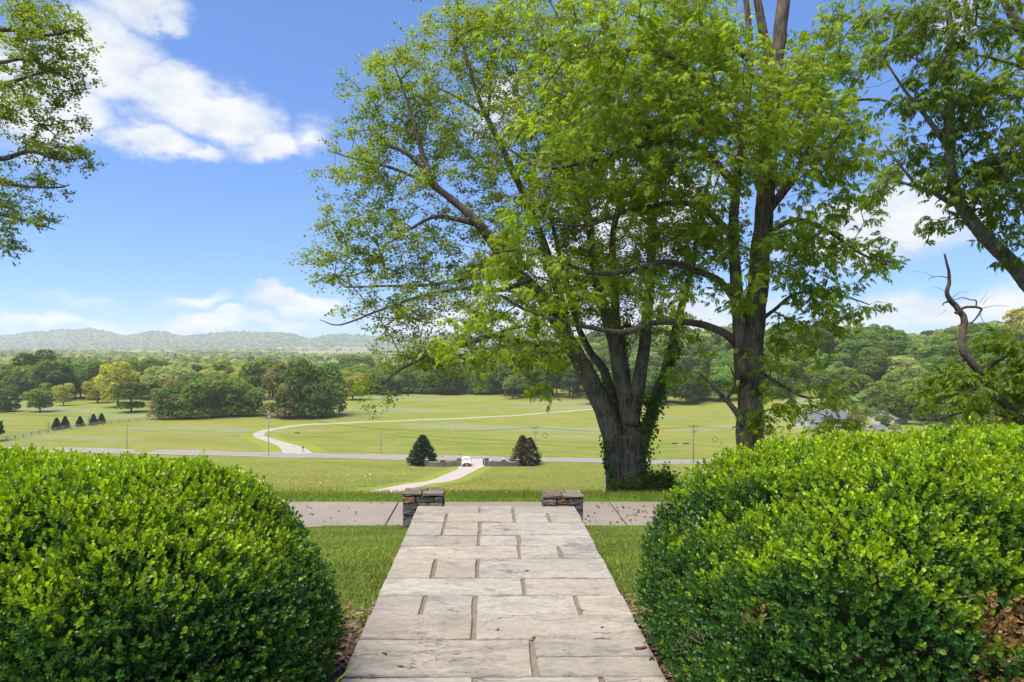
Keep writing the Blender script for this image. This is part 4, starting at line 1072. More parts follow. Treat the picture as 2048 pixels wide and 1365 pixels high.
dD = 12.0
zD = gz1(at(2300, 700, dD).x, dD)
dbase = at(2290, 1000, dD); dbase.z = zD - .1
limbsD = [
    ([dbase, at(2250, 960, dD), at(2150, 900, dD), at(2060, 855, dD), at(1995, 792, dD), at(1955, 742, dD), at(1925, 705, dD), at(1921, 668, dD), at(1925, 640, dD), at(1915, 618, dD), at(1900, 600, dD)], .105, .045, 'root'),
    L([(1900, 602), (1894, 585), (1898, 565), (1897, 545), (1893, 525), (1889, 508)], dD, .045, .016, 'bare'),
    L([(1911, 627), (1925, 617), (1945, 614), (1962, 618), (1955, 632), (1942, 648)], dD, .032, .012, 'bare'),
    L([(1952, 616), (1952, 602), (1940, 600), (1925, 596), (1908, 600)], dD, .014, .006, 'bare'),
    L([(1895, 604), (1888, 606), (1885, 612)], dD, .02, .008, 'bare'),
    L([(1960, 618), (1990, 612), (2020, 613)], dD, .006, .002, 'bare'), L([(1958, 622), (1966, 642), (1985, 660)], dD, .007, .002, 'bare'),
    L([(1896, 556), (1880, 553), (1862, 556), (1855, 561)], dD, .010, .003, 'bare'), L([(1870, 555), (1850, 546), (1828, 543)], dD, .004, .0015, 'bare'),
    L([(1903, 598), (1918, 586), (1940, 582)], dD, .006, .0015, 'bare'), L([(1892, 585), (1876, 576), (1862, 577)], dD, .005, .0015, 'bare'), L([(1965, 610), (1978, 596), (1990, 592)], dD, .004, .0012, 'bare'), L([(1893, 620), (1880, 630), (1872, 633)], dD, .004, .0012, 'bare'), L([(1960, 605), (1972, 588), (1975, 578)], dD, .004, .0012, 'bare'),
    L([(2060, 855), (1990, 828), (1930, 825), (1880, 838), (1850, 848)], dD, .035, .008),
    L([(2010, 805), (1960, 795), (1910, 790), (1880, 795)], dD, .03, .008),
    L([(1960, 748), (2000, 720), (2040, 700), (2080, 690)], dD, .035, .01),
]
ellD = [(1935, 765, 60, 28, 11.9, .7, 1), (1990, 745, 60, 35, 11.9, .8, 1), (2035, 710, 45, 30, 11.8, .7, 1), (1890, 795, 40, 22, 12, .6, 1), (1960, 810, 60, 22, 12, .8, .9), (2040, 790, 50, 40, 11.9, .8, 1), (2110, 760, 70, 70, 12, 1, .9), (1900, 760, 30, 18, 12, .5, .8), (2000, 690, 35, 20, 11.9, .5, .7)]
grow_tree("snag_tree", "leaning small tree with a bare dead crooked top at the right edge", (dbase.x, dbase.y, zD - .1), limbsD, ellD, M['bark_dead'], M['leafB'], 'pinnate', 24, spacing=0.36, per=12, size=0.20, cols=((0.10, 0.18, 0.008), (0.19, 0.27, 0.015)), gap=.35, tip=.003, sides=8)

dE = 18.0
ebase = at(-420, 900, dE); ebase.z = gz1(ebase.x, dE) - .1
limbsE = [
    ([ebase, at(-415, 850, dE), at(-400, 600, dE), at(-380, 350, dE), at(-370, 100, dE), at(-350, -150, dE)], .45, .2, 'root'),
    L([(-380, 380), (-250, 300), (-120, 220), (-20, 180), (50, 155), (110, 140)], dE, .16, .02),
    L([(-385, 420), (-250, 360), (-100, 310), (0, 320), (60, 305), (120, 320), (180, 315)], dE, .14, .015),
    L([(-370, 150), (-220, 100), (-80, 60), (20, 60), (90, 70), (150, 60)], dE, .14, .02),
    L([(-395, 520), (-250, 460), (-100, 420), (0, 430), (60, 445), (110, 460)], dE, .12, .012),
    L([(-390, 460), (-200, 400), (-60, 350), (30, 370), (110, 375), (140, 370)], dE, .1, .012),
    L([(-398, 580), (-250, 520), (-120, 480), (-30, 475), (25, 500)], dE, .09, .01),
    L([(-375, 250), (-220, 200), (-90, 130), (0, 125), (60, 120), (140, 160)], dE, .12, .02),
]
ellE = [(40, 40, 80, 45, 18, 1.6, 1), (130, 60, 50, 40, 18, 1, .9), (70, 110, 90, 45, 18, 1.6, .9), (120, 160, 55, 45, 18, 1.1, 1), (30, 170, 50, 45, 18, 1.2, .4), (80, 225, 85, 32, 18, 1.3, .9), (20, 250, 50, 35, 18, 1.2, .9), (130, 300, 60, 28, 18, 1, .9), (60, 290, 70, 30, 18, 1.2, .9), (165, 315, 32, 18, 18, .7, 1), (110, 370, 40, 16, 18, .7, .8), (40, 360, 60, 22, 18, 1, .7),
        (30, 410, 50, 22, 18, 1, .7), (80, 440, 55, 26, 18, 1, .9), (0, 465, 30, 18, 18, .7, .8), (20, 495, 18, 12, 18, .5, .9), (-100, 100, 120, 120, 18, 2.5, .5), (-120, 350, 120, 120, 18, 2.5, .5), (-250, 200, 120, 250, 18, 3, .35), (60, 10, 60, 30, 18, 1, .8)]
grow_tree("maple_tree", "tree whose feathery leafy branches hang in at the left edge", (ebase.x, ebase.y, ebase.z), limbsE, ellE, M['barkA'], M['leafA'], 'simple', 25, spacing=0.46, per=60, size=0.082, cols=GA, gap=.4)

# ivy climbing the multi-stemmed trunk
ivy = []
def ivy_run(pts, d, n, rad, spread, z=0.0):
    P = catmull([at(p[0], p[1], d)[:] for p in pts], 10); i = rng.integers(0, len(P), n)
    ivy.append(P[i] + rng.normal(size=(n, 3)) * np.array([spread, spread * .5, .12]) + np.array([0, -rad, 0]))
ivy_run([(1283, 960), (1292, 890), (1302, 840), (1312, 800), (1328, 760), (1340, 720), (1348, 690)], 21.7, 900, .18, .14)
ivy_run([(1250, 700), (1252, 640), (1246, 760)], 22.3, 220, .15, .10)
ivy_run([(1205, 760), (1212, 800), (1228, 860), (1240, 860)], 22, 220, .2, .12)
ivy_run([(1205, 880), (1212, 920), (1220, 960), (1225, 985)], 21.7, 260, .2, .07)
ivy_run([(1262, 810), (1290, 800), (1280, 850)], 21.7, 160, .2, .10)
ivy_run([(1230, 992), (1260, 990), (1300, 990)], 21.4, 240, .3, .22)
IP = np.vstack(ivy); n = len(IP)
T, Fc, _ = leaf_template_simple()
fr = frames(rng.normal(size=(n, 3)) * .6 + np.array([0, -.25, -.7]), rng.normal(size=(n, 3)) * .4 + np.array([.2, -.9, .4]))
V, f = stamp(T, [Fc], IP - BA, fr, rng.uniform(.07, .13, n))
np_obj("ivy", V, f, M['leafA'], treeA, np.repeat(tint(n, (.055, .13, .012), (.13, .22, .02)), 4, 0))["kind"] = "stuff"

# bush at the foot of that tree
def bush(name, label, c, r, n, size, cols, seed):
    g = np.random.default_rng(seed); root = empty(name, c); tag(root, label, "bush")
    st = MB(); P = []
    for i in range(34):
        a = g.random() * 6.28; e = g.uniform(.35, 1.4); l = g.uniform(.6, 1.05)
        tip_ = np.array([math.cos(a) * math.cos(e) * r[0], math.sin(a) * math.cos(e) * r[1], math.sin(e) * r[2]]) * l
        mid = tip_ * .5 + np.array([0, 0, .08 * r[2]])
        st.tube([(0, 0, -.05), tuple(mid), tuple(tip_)], [.012, .008, .003], 4, False)
        t = g.random((n // 34, 1)) ** .6
        P.append(mid * (1 - t) + tip_ * t + g.normal(size=(n // 34, 3)) * .10)
    st.build("stems", M['twig'], root)
    P = np.vstack(P); m = len(P)
    V, f = stamp(T, [Fc], P, frames(unit(P) * .5 + g.normal(size=(m, 3)) * .6, np.tile([0, 0, 1.], (m, 1)) + g.normal(size=(m, 3)) * .4), size * g.uniform(.7, 1.3, m))
    np_obj("foliage", V, f, M['leafA'], root, np.repeat(tint(m, *cols), 4, 0))["kind"] = "stuff"
b0 = at(1325, 990, 21.2); bush("shrub", "small leafy shrub at the right foot of the ivy-clad trunk", (b0.x, b0.y, gz1(b0.x, b0.y)), (.75, .6, .95), 1700, .09, ((.06, .12, .02), (.14, .20, .04)), 5)
b0 = at(1254, 1000, 21.0); bush("shrub", "low weedy growth in front of the ivy-clad trunk", (b0.x, b0.y, gz1(b0.x, b0.y)), (.95, .4, .62), 1100, .07, ((.10, .17, .03), (.20, .25, .06)), 6)
b0 = at(1640, 900, 26.0); bush("shrub", "small round bush far behind the right hedge beside the dark trunk", (b0.x, b0.y, gz1(b0.x, b0.y)), (.8, .6, .9), 900, .09, ((.05, .11, .02), (.10, .17, .03)), 8)

# ------------------------------------------------------------------ woodland trees
def wood_mesh(kind, seed):
    """a trunk with limbs and a crown of many leaf sprays spread over uneven lobes; unit height = 1"""
    g = np.random.default_rng(seed)
    prm = dict(round=(.36, .40, 14, 3000, .031, (0.062, 0.118, 0.014), (0.125, 0.185, 0.022)), oak=(.38, .38, 16, 3000, .031, (0.040, 0.078, 0.012), (0.085, 0.125, 0.018)),
               yellow=(.36, .40, 14, 2700, .029, (0.165, 0.185, 0.022), (0.285, 0.275, 0.045)), tall=(.27, .43, 13, 2300, .028, (0.085, 0.130, 0.018), (0.155, 0.195, 0.030)),
               brown=(.30, .42, 12, 2200, .024, (0.110, 0.098, 0.036), (0.170, 0.155, 0.056)), pine=(.22, .36, 11, 1900, .034, (0.040, 0.078, 0.018), (0.075, 0.12, 0.026)), thicket=(.42, .40, 16, 3000, .032, (0.044, 0.086, 0.013), (0.098, 0.148, 0.020)), pale=(.36, .38, 14, 2700, .028, (0.130, 0.165, 0.048), (0.215, 0.24, 0.080)))[kind]
    rx, rz, nl, n, sz, ca, cb = prm
    zc = 1 - rz - .02 if kind not in ('thicket', 'brown') else 1 - rz - .05
    low = kind not in ('pine', 'tall')
    cen, rad = [], []
    for i in range(nl):
        a = i * 2.4 + g.normal() * .3; u = g.uniform(-.85, .9); k = math.sqrt(max(0, 1 - u * u)) * g.uniform(.5, .8)
        cen.append((math.cos(a) * k * rx, math.sin(a) * k * rx, zc + u * rz * .78)); rad.append(rx * g.uniform(.34, .52))
    cen.append((0, 0, zc)); rad.append(rx * .62)
    if low:
        for i in range(8):
            a = i * .8; q_ = .62 if kind in ('thicket', 'brown') else .5; cen.append((math.cos(a) * rx * q_, math.sin(a) * rx * q_, (.13 if q_ > .6 else .2) + .05 * g.random())); rad.append(rx * (.40 if q_ > .6 else .34))
    cen, rad = np.array(cen), np.array(rad)
    w = g.choice(len(cen), n * 3, p=rad ** 2 / (rad ** 2).sum())
    d = rand_unit(n * 3, g); d[:, 2] = np.where(d[:, 2] < -.5, -d[:, 2], d[:, 2])
    P = cen[w] + d * (rad[w] * g.uniform(.72, 1.08, n * 3))[:, None] * np.array([1, 1, .85])
    inside = np.zeros(len(P), bool)
    for c, r in zip(cen, rad): inside |= np.linalg.norm((P - c) / np.array([1, 1, .85]), axis=1) < r * .70
    P, d, w = P[~inside][:n], d[~inside][:n], w[~inside][:n]
    P = P[P[:, 2] > .02]; d = d[:len(P)]; w = w[:len(P)]; m = len(P)
    nz = unit(d + g.normal(size=(m, 3)) * .55 + np.array([0, 0, .25]))
    fr = frames(np.cross(nz, rand_unit(m, g)), nz)
    T4 = np.array([[-1, -.15, -.1], [-.1, -.75, .1], [1, .1, -.15], [.15, .8, .05]])
    V, f = stamp(T4, [np.array([[0, 1, 2, 3]])], P, fr, sz * g.uniform(.55, 1.25, m))
    lob = g.random(len(cen))[w][:, None]
    t = np.clip(.5 * lob + .6 * g.random((m, 1)) - .05, 0, 1)
    C = 1.5 * (np.array(ca) * (1 - t) + np.array(cb) * t) * (1 + .12 * g.normal(size=(m, 1)))
    crown = np_mesh("crown_" + kind, V, f, M['forest'], np.clip(np.repeat(C, 4, 0), .004, 1))
    tr = MB(); h0 = zc - rz * .4
    tr.tube([(0, 0, -.03), (0.004, 0, .02), (.006, .004, h0 * .6), (0, 0, zc + rz * .3)], [.030, .021, .017, .006], 7)
    for i in range(7):
        c = cen[i]; b = h0 * g.uniform(.6, 1.1)
        tr.tube([(0, 0, b), tuple(c * np.array([.5, .5, 1]) * np.array([1, 1, .5]) + np.array([0, 0, b * .5])), tuple(c)], [.010, .007, .003], 5, False)
    trunk = tr.mesh("trunk_" + kind, M['bark_far'])
    return trunk, crown
WOOD = {}
for ki, k in enumerate(('round', 'oak', 'yellow', 'tall', 'brown', 'pine', 'thicket', 'pale')):
    WOOD[k] = [wood_mesh(k, 100 + ki * 10 + j) for j in range(2 if k in ('brown', 'pine', 'yellow') else 3)]
wrng = random.Random(5)
NAME = dict(round='broadleaf_tree', oak='oak_tree', yellow='yellow_green_tree', tall='tall_tree', brown='budding_tree', pine='pine_tree', thicket='thicket_tree', pale='pale_tree')
def wood_tree(kind, x, y, h, label, group, wide=1.0, sink=0.2):
    tr, cr = wrng.choice(WOOD[kind])
    o = empty(NAME[kind], (x, y, gz1(x, y) - sink), wrng.uniform(0, 6.28)); s = h
    o.scale = (s * wide, s * wide, s)
    link(bpy.data.objects.new("trunk", tr), o); link(bpy.data.objects.new("crown", cr), o)
    tag(o, label, "tree", group)
    return o
def wt(kind, px, ybase, ytop, label, wide=1.0, group="woodland trees beyond the meadow"):
    x, d = flat(px, ybase); h = (ybase - ytop) / F * d
    return wood_tree(kind, x, d, h, label, group, wide)
# trees that can be picked out one by one, left to right
wt('round', 80, 824, 764, "round mid-green tree alone on the lawn above the five little conifers", 1.25)
wt('thicket', 12, 824, 768, "dark bushy tree behind the blue skip at the left edge", 1.1)
wt('yellow', 127, 812, 762, "small yellow-green tree with a bare stem beside the round lawn tree", 1.0)
wt('yellow', 236, 815, 715, "largest yellow-green tree, tall and feathery, behind the dark round one", 1.05)
wt('oak', 262, 825, 761, "dark round-headed tree standing before the largest yellow-green tree", 1.3)
wt('yellow', 195, 806, 745, "pale yellow-green tree left of the largest feathery one", 1.1)
wt('oak', 108, 800, 716, "dense dark oak rising behind the small yellow-green tree", 1.1)
wt('oak', 70, 795, 698, "tallest dark oak of the far left wood", 1.05)
wt('round', 150, 798, 722, "broad green tree between the dark oaks and the yellow trees", 1.1)
wt('round', 30, 800, 735, "mid-green woodland tree at the far left", 1.2)
wt('yellow', 320, 800, 722, "sunlit yellow tree above the dark thicket", 1.1)
wt('yellow', 350, 798, 735, "low golden tree just right of the sunlit yellow tree", 1.2)
wt('pine', 393, 790, 724, "dark slim pine poking up above the thicket", .8)
for i, (px_, yb, yt) in enumerate(((318, 838, 770), (352, 838, 758), (388, 837, 752), (425, 835, 748), (462, 833, 756), (498, 832, 762), (340, 830, 752), (445, 828, 745))):
    wt('thicket' if i % 3 else 'brown', px_, yb, yt, ("leftmost thicket tree along the fence", "thicket tree, second from the left along the fence", "thicket tree in the middle of the dark fence-side row", "tallest tree of the dark thicket along the fence", "thicket tree right of the tallest in the fence-side row", "thicket tree beside the big rounded clump", "brownish tree behind the left end of the thicket", "tree at the back of the dark thicket")[i], 1.15, "dark thicket along the meadow fence")
wt('brown', 556, 835, 716, "reddish-brown budding tree at the left of the big rounded clump", 1.0)
wt('thicket', 600, 835, 714, "middle tree of the big dark rounded clump in the meadow", 1.0)
wt('thicket', 645, 832, 718, "right-hand tree of the big dark rounded clump in the meadow", 1.0)
wt('brown', 578, 838, 745, "low shaggy tree at the foot of the rounded clump", .95)
wt('thicket', 630, 836, 760, "low evergreen-looking tree at the front of the rounded clump", 1.2)
wt('tall', 512, 800, 710, "open-branched tree left of the rounded clump", 1.3)
wt('tall', 545, 795, 712, "second open-branched tree close behind the rounded clump", 1.3)
wt('tall', 450, 790, 716, "open airy tree standing above the fence-side thicket", 1.2)
wt('oak', 705, 768, 709, "dark broad tree in the distance right of the rounded clump", 1.3)
wt('oak', 725, 768, 712, "dark tree touching its broad neighbour right of the rounded clump", 1.2)
# woods behind, filled in
def fill(n, xr, yr, kinds, hr, label, group, spacing=9.0, test=None, wide=(1.0, 1.3)):
    done = []; tries = 0
    while len(done) < n and tries < n * 40:
        tries += 1
        px_ = wrng.uniform(*xr); y = wrng.uniform(*yr); x = (px_ - VX) / F * y
        if test and not test(x, y, px_): continue
        if any((x - a) ** 2 + (y - b) ** 2 < spacing ** 2 for a, b in done): continue
        done.append((x, y)); k = wrng.choice(kinds)
        wood_tree(k, x, y, wrng.uniform(*hr), label(k, x, y, px_) if callable(label) else label[k], group, wrng.uniform(*wide))
def placed(spans, split, near, far_):
    def f(k, x, y, px_):
        w_ = next(t for lim, t in spans if px_ < lim)
        return f"{lab('')[k].strip()} {near if y < split else far_} {w_}"
    return f
def lab(place): return {k: v + place for k, v in dict(round="mid-green broadleaf tree ", oak="dark green tree ", yellow="yellow-green spring tree ", tall="tall open tree ", brown="brownish budding tree ", pine="dark pine ", thicket="dense bushy tree ", pale="pale grey-green tree ").items()}
fill(70, (-120, 330), (345, 470), ['round', 'oak', 'yellow', 'tall', 'pale', 'round'], (15, 22), placed(((60, "at the left edge of the picture"), (190, "behind the five small conifers"), (999, "behind the tallest feathery tree")), 405, "fronting the far-left wood", "deep in the far-left wood"), "wood at the far left", 9.5)
fill(60, (300, 720), (330, 470), ['yellow', 'tall', 'round', 'pale', 'tall'], (13, 19), placed(((400, "behind the left half of the thicket"), (510, "behind the right half of the thicket"), (600, "left of the crossarm pole"), (999, "right behind the rounded clump")), 400, "in the near belt", "in the back belt"), "belt behind the thicket", 10)
fill(46, (668, 1100), (384, 440), ['thicket', 'oak', 'round', 'thicket'], (12, 18), placed(((760, "just right of the rounded clump"), (860, "above the thin dark pole"), (960, "above the left gate evergreen"), (1200, "above the right gate evergreen")), 412, "fronting the meadow tree line", "behind the meadow tree line front"), "tree line at the far edge of the meadow", 7.0, wide=(1.1, 1.5))
fill(22, (1010, 1180), (352, 385), ['pine', 'tall', 'pine'], (15, 21), placed(((1070, "left of the grove's middle"), (1300, "close to the ivy-clad tree")), 368, "fronting the open grove", "at the back of the open grove"), "open grove at the meadow edge", 6.5, wide=(.9, 1.2))
fill(34, (1180, 1620), (318, 360), ['round', 'tall', 'oak'], (15, 20), placed(((1300, "between the ivy-clad stems"), (1470, "between the two big trunks"), (1999, "right of the dark trunk")), 338, "in the first row below the hill", "in the second row below the hill"), "first row at the foot of the wooded hill", 9.5)
def hill_lab(k, x, y, px_):
    kind_ = lab("")[k].strip()
    up = "low on" if y < 320 else "halfway up" if y < 410 else "near the crest of"
    col = "between the ivy-clad stems" if px_ < 1420 else "just right of the dark trunk" if px_ < 1640 else "above the grey-roofed building" if px_ < 1780 else "left of the dead snag" if px_ < 1900 else "right of the dead snag"
    return f"{kind_} {up} the wooded hill {col}"
def hill_ok(x, y, px_):
    edge = np.interp(px_, [1150, 1500, 1640, 1720, 1900, 2300], [372, 350, 325, 262, 232, 215]); return y > edge
fill(290, (1130, 2330), (215, 540), ['round', 'round', 'oak', 'tall', 'pale', 'round'], (13, 19), hill_lab, "wooded hillside at the right", 10.0, hill_ok, (1.05, 1.4))
# near trees at the foot of that hill
for (k, px_, yb, yt, wd, lb) in (('brown', 1713, 862, 806, 1.1, "purplish-brown bushy tree beside the white-trimmed building"), ('round', 1768, 858, 822, 1.1, "small bright green tree right of the purplish one"), ('round', 1790, 848, 775, 1.1, "spreading green tree above the brown roof"), ('pale', 1870, 866, 790, 1.0, "tall pale feathery tree above the middle of the right hedge"), ('pale', 1790, 870, 846, 1.2, "little pale bush-like tree just over the right hedge"), ('yellow', 2010, 880, 815, 1.35, "round yellow-green tree just over the right end of the hedge"), ('round', 1950, 880, 800, 1.0, "dark green slim tree left of the round yellow-green one"), ('yellow', 2080, 800, 660, 1.1, "bright yellow-green tree cut by the right edge of the picture"), ('yellow', 1160, 770, 705, 1.0, "pale domed tree seen between the ivy-clad stems"), ('oak', 1290, 800, 735, 1.1, "shade tree standing before the wood between the ivy-clad stems")):
    wt(k, px_, yb, yt, lb, wd, "trees at the foot of the wooded hill")
b0 = flat(-10, 882); bush("rounded_bush", "grey-green rounded bush at the left edge before the fence", (b0[0], b0[1], gz1(*b0)), (4.4, 3, 8.2), 2600, .55, ((.05, .10, .03), (.09, .15, .05)), 9)

# conifers
def conifer_mesh(seed, n, sz, ca, cb, wid, ragged=.12, blunt=.25):
    g = np.random.default_rng(seed)
    h = g.random(n) ** 1.35; a = g.random(n) * 6.28
    prof = wid * np.clip((1 - h ** 1.25) ** .8, 0, 1) * np.minimum(1, .55 + h * 4) 
    lob = 1 + ragged * np.sin(a * 5 + h * 23) + ragged * .7 * np.sin(a * 9 - h * 41) + g.normal(size=n) * ragged * .7
    r = prof * lob * g.uniform(.72, 1.05, n)
    P = np.stack([np.cos(a) * r, np.sin(a) * r, .02 + h * .98], 1)
    d = np.stack([np.cos(a), np.sin(a), np.full(n, .45)], 1) + g.normal(size=(n, 3)) * .35
    fr = frames(d, np.stack([np.cos(a) * .5, np.sin(a) * .5, np.ones(n)], 1) + g.normal(size=(n, 3)) * .4)
    T4 = np.array([[-.4, -.1, 0], [.2, -.34, .03], [1, 0, .1], [.2, .34, .03]])
    V, f = stamp(T4, [np.array([[0, 1, 2, 3]])], P, fr, sz * g.uniform(.6, 1.3, n))
    t = g.random((n, 1)); C = (np.array(ca) * (1 - t) + np.array(cb) * t) * (1 + .15 * g.normal(size=(n, 1)))
    crown = np_mesh("needles", V, f, M['conifer'], np.clip(np.repeat(C, 4, 0), .004, 1))
    tr = MB().tube([(0, 0, -.05), (0, 0, .5), (0, 0, .95)], [.035, .022, .005], 6)
    tr.lathe((0, 0, .04), [(wid * .45, 0), (wid * .55, .12), (wid * .42, .4), (.03, .8)], 9)
    return tr.mesh("trunk", M['bark_far']), crown
def conifer(mesh, x, y, h, wide, label, group):
    o = empty("conifer", (x, y, gz1(x, y) - .1), wrng.uniform(0, 6)); o.scale = (h * wide, h * wide, h)
    link(bpy.data.objects.new("trunk", mesh[0]), o); link(bpy.data.objects.new("needles", mesh[1]), o); tag(o, label, "conifer", group)
green = conifer_mesh(31, 5200, .075, (.026, .055, .018), (.065, .11, .036), .36)
green2 = conifer_mesh(33, 3600, .085, (.030, .06, .018), (.075, .12, .04), .34, .24)
brownc = conifer_mesh(32, 3200, .075, (.085, .080, .036), (.15, .13, .065), .30, .34)
small = conifer_mesh(34, 1800, .085, (.022, .046, .016), (.055, .09, .03), .30, .16)
def yconifer(mesh, px_, yb, yt, label, wide=1.0, d=None, group="evergreens by the gate"):
    if d is None: x, d = flat(px_, yb)
    else: x = (px_ - VX) / F * d
    conifer(mesh, x, d, (yb - yt) / F * d, wide, label, group)
yconifer(green, 845, 924, 866, "full dark evergreen at the outer end of the left gate wall", 1.28, d=159)
yconifer(brownc, 1046, 925, 866, "sparse brownish evergreen at the outer end of the right gate wall", 1.1, d=158)
yconifer(green2, 1060, 924, 872, "dark green evergreen crowding the brownish one by the right gate wall", 1.0, d=160)
for px_, yb, yt, w_ in ((113, 860, 836, "first"), (130, 857, 833, "second"), (160, 853, 832, "third"), (187, 850, 828, "fourth"), (203, 847, 827, "rightmost")):
    yconifer(small, px_, yb, yt, f"{w_} from the left of the five small dark conifers along the fence" if w_ != "rightmost" else "rightmost of the five small dark conifers along the fence", 1.15, group="five small conifers along the fence")

# ------------------------------------------------------------------ gateway on the road
GY = 156.0
def gate_wing(side, label):
    """curved stone wing: pillars with caps and lanterns, wall panels sweeping down between them"""
    x0 = (922 - VX) / F * GY if side < 0 else (969 - VX) / F * GY
    root = empty("gate_wall", (x0, GY, gz1(x0, GY))); tag(root, label, "wall", "stone wings of the gateway")
    def loc(u, v): return (x0 + side * u, GY + v)
    pl = [(0.45, 0.0, 1.95), (4.2 if side < 0 else 4.4, -0.6, 1.65), (7.9 if side < 0 else 7.6, 0.2, 1.45)]
    W = []
    for i, (u, v, h) in enumerate(pl):
        X, Y = loc(u, v); zb = gz1(X, Y) - .3; zt = root.location.z + h
        o = MB().box((X - x0, Y - GY, (zb + zt) / 2 - root.location.z), (.92, .92, zt - zb)).build("pillar", M['gate_stone'], root)
        c = MB().box((0, 0, .06), (1.12, 1.12, .12)).box((0, 0, .16), (.8, .8, .09), taper=.6)
        k = c.build("cap", M['cap'], o, bevel=.015, seg=1); k.location = (X - x0, Y - GY, h)
        l = MB().lathe((0, 0, .21), [(.10, 0), (.05, .05), (.05, .12), (.13, .16), (.15, .42), (.02, .46)], 8).build("lantern_glass", M['lamp_glass'], o); l.location = (X - x0, Y - GY, h)
        t = MB().lathe((0, 0, .67), [(.19, 0), (.13, .10), (.03, .20), (.03, .28)], 8).build("lantern_hood", M['iron'], o); t.location = (X - x0, Y - GY, h)
        W.append((X, Y, h))
    for (xa, ya, ha), (xb, yb, hb) in zip(W[:-1], W[1:]):
        n = 9; V = []; 
        d = Vector((xb - xa, yb - ya, 0)).normalized(); nn = Vector((-d.y, d.x, 0)) * .22
        bow = -.55
        for i in range(n):
            t = i / (n - 1); X = xa + (xb - xa) * t; Y = ya + (yb - ya) * t + bow * 4 * t * (1 - t) * .5
            zt = root.location.z + (ha - .35) * (1 - t) + (hb - .35) * t - .22 * 4 * t * (1 - t); zb = gz1(X, Y) - .4
            for s in (-1, 1):
                for z in (zb, zt): V.append((X + nn.x * s - x0, Y + nn.y * s - GY, z - root.location.z))
        Fs = []
        for i in range(n - 1):
            a, b = 4 * i, 4 * i + 4; Fs += [(a, a + 1, b + 1, b), (a + 2, b + 2, b + 3, a + 3), (a + 1, a + 3, b + 3, b + 1)]
        MB().add(V, Fs + [(0, 2, 3, 1), (4 * n - 4, 4 * n - 3, 4 * n - 1, 4 * n - 2)]).build("wall_panel", M['gate_stone'], root)
        cp = MB(); pts = [Vector(V[4 * i + 1]) * .5 + Vector(V[4 * i + 3]) * .5 + Vector((0, 0, .03)) for i in range(1, n - 1)]
        cp.tube(pts, .20, 4).build("coping", M['cap'], root)
    if side > 0:
        h = W[0]
        MB().box((W[0][0] - x0, W[0][1] - GY - .50, 1.15), (.34, .06, .52)).build("plaque", M['iron'], root, bevel=.01, seg=1)
        MB().box((W[0][0] - x0, W[0][1] - GY - .545, 1.15), (.10, .02, .16)).build("plaque_number", M['white'], root)
        p = MB().tube([(1.35, -.9, -.2), (1.35, -.9, 1.35)], .035, 6).build("keypad_post", M['iron'], root)
        MB().box((1.25, -.92, 1.45), (.34, .2, .2)).build("keypad_box", M['white'], p, bevel=.02, seg=1)
    return root
gate_wing(-1, "left stone wing wall of the gateway with three lantern-topped pillars")
gate_wing(1, "right stone wing wall of the gateway with a black plaque on its pillar")
def gate_leaf(x, ang, label):
    root = empty("iron_gate", (x, GY + .5, gz1(x, GY)), ang); tag(root, label, "gate", "open iron gate leaves")
    MB().box((1.25, 0, .15), (2.5, .06, .06)).box((1.25, 0, 1.35), (2.5, .06, .06)).box((1.25, 0, .75), (2.5, .05, .05)).box((0.03, 0, .75), (.07, .07, 1.5)).box((2.47, 0, .75), (.07, .07, 1.5)).build("gate_frame", M['iron'], root)
    for i in range(1, 14): MB().box((.18 * i, 0, .75), (.025, .025, 1.3)).build("gate_bar", M['iron'], root)
gate_leaf(-6.1, R(86), "black iron gate leaf swung open beside the white pickup"); gate_leaf(-1.15, R(96), "black iron gate leaf swung open at the right gate pillar")

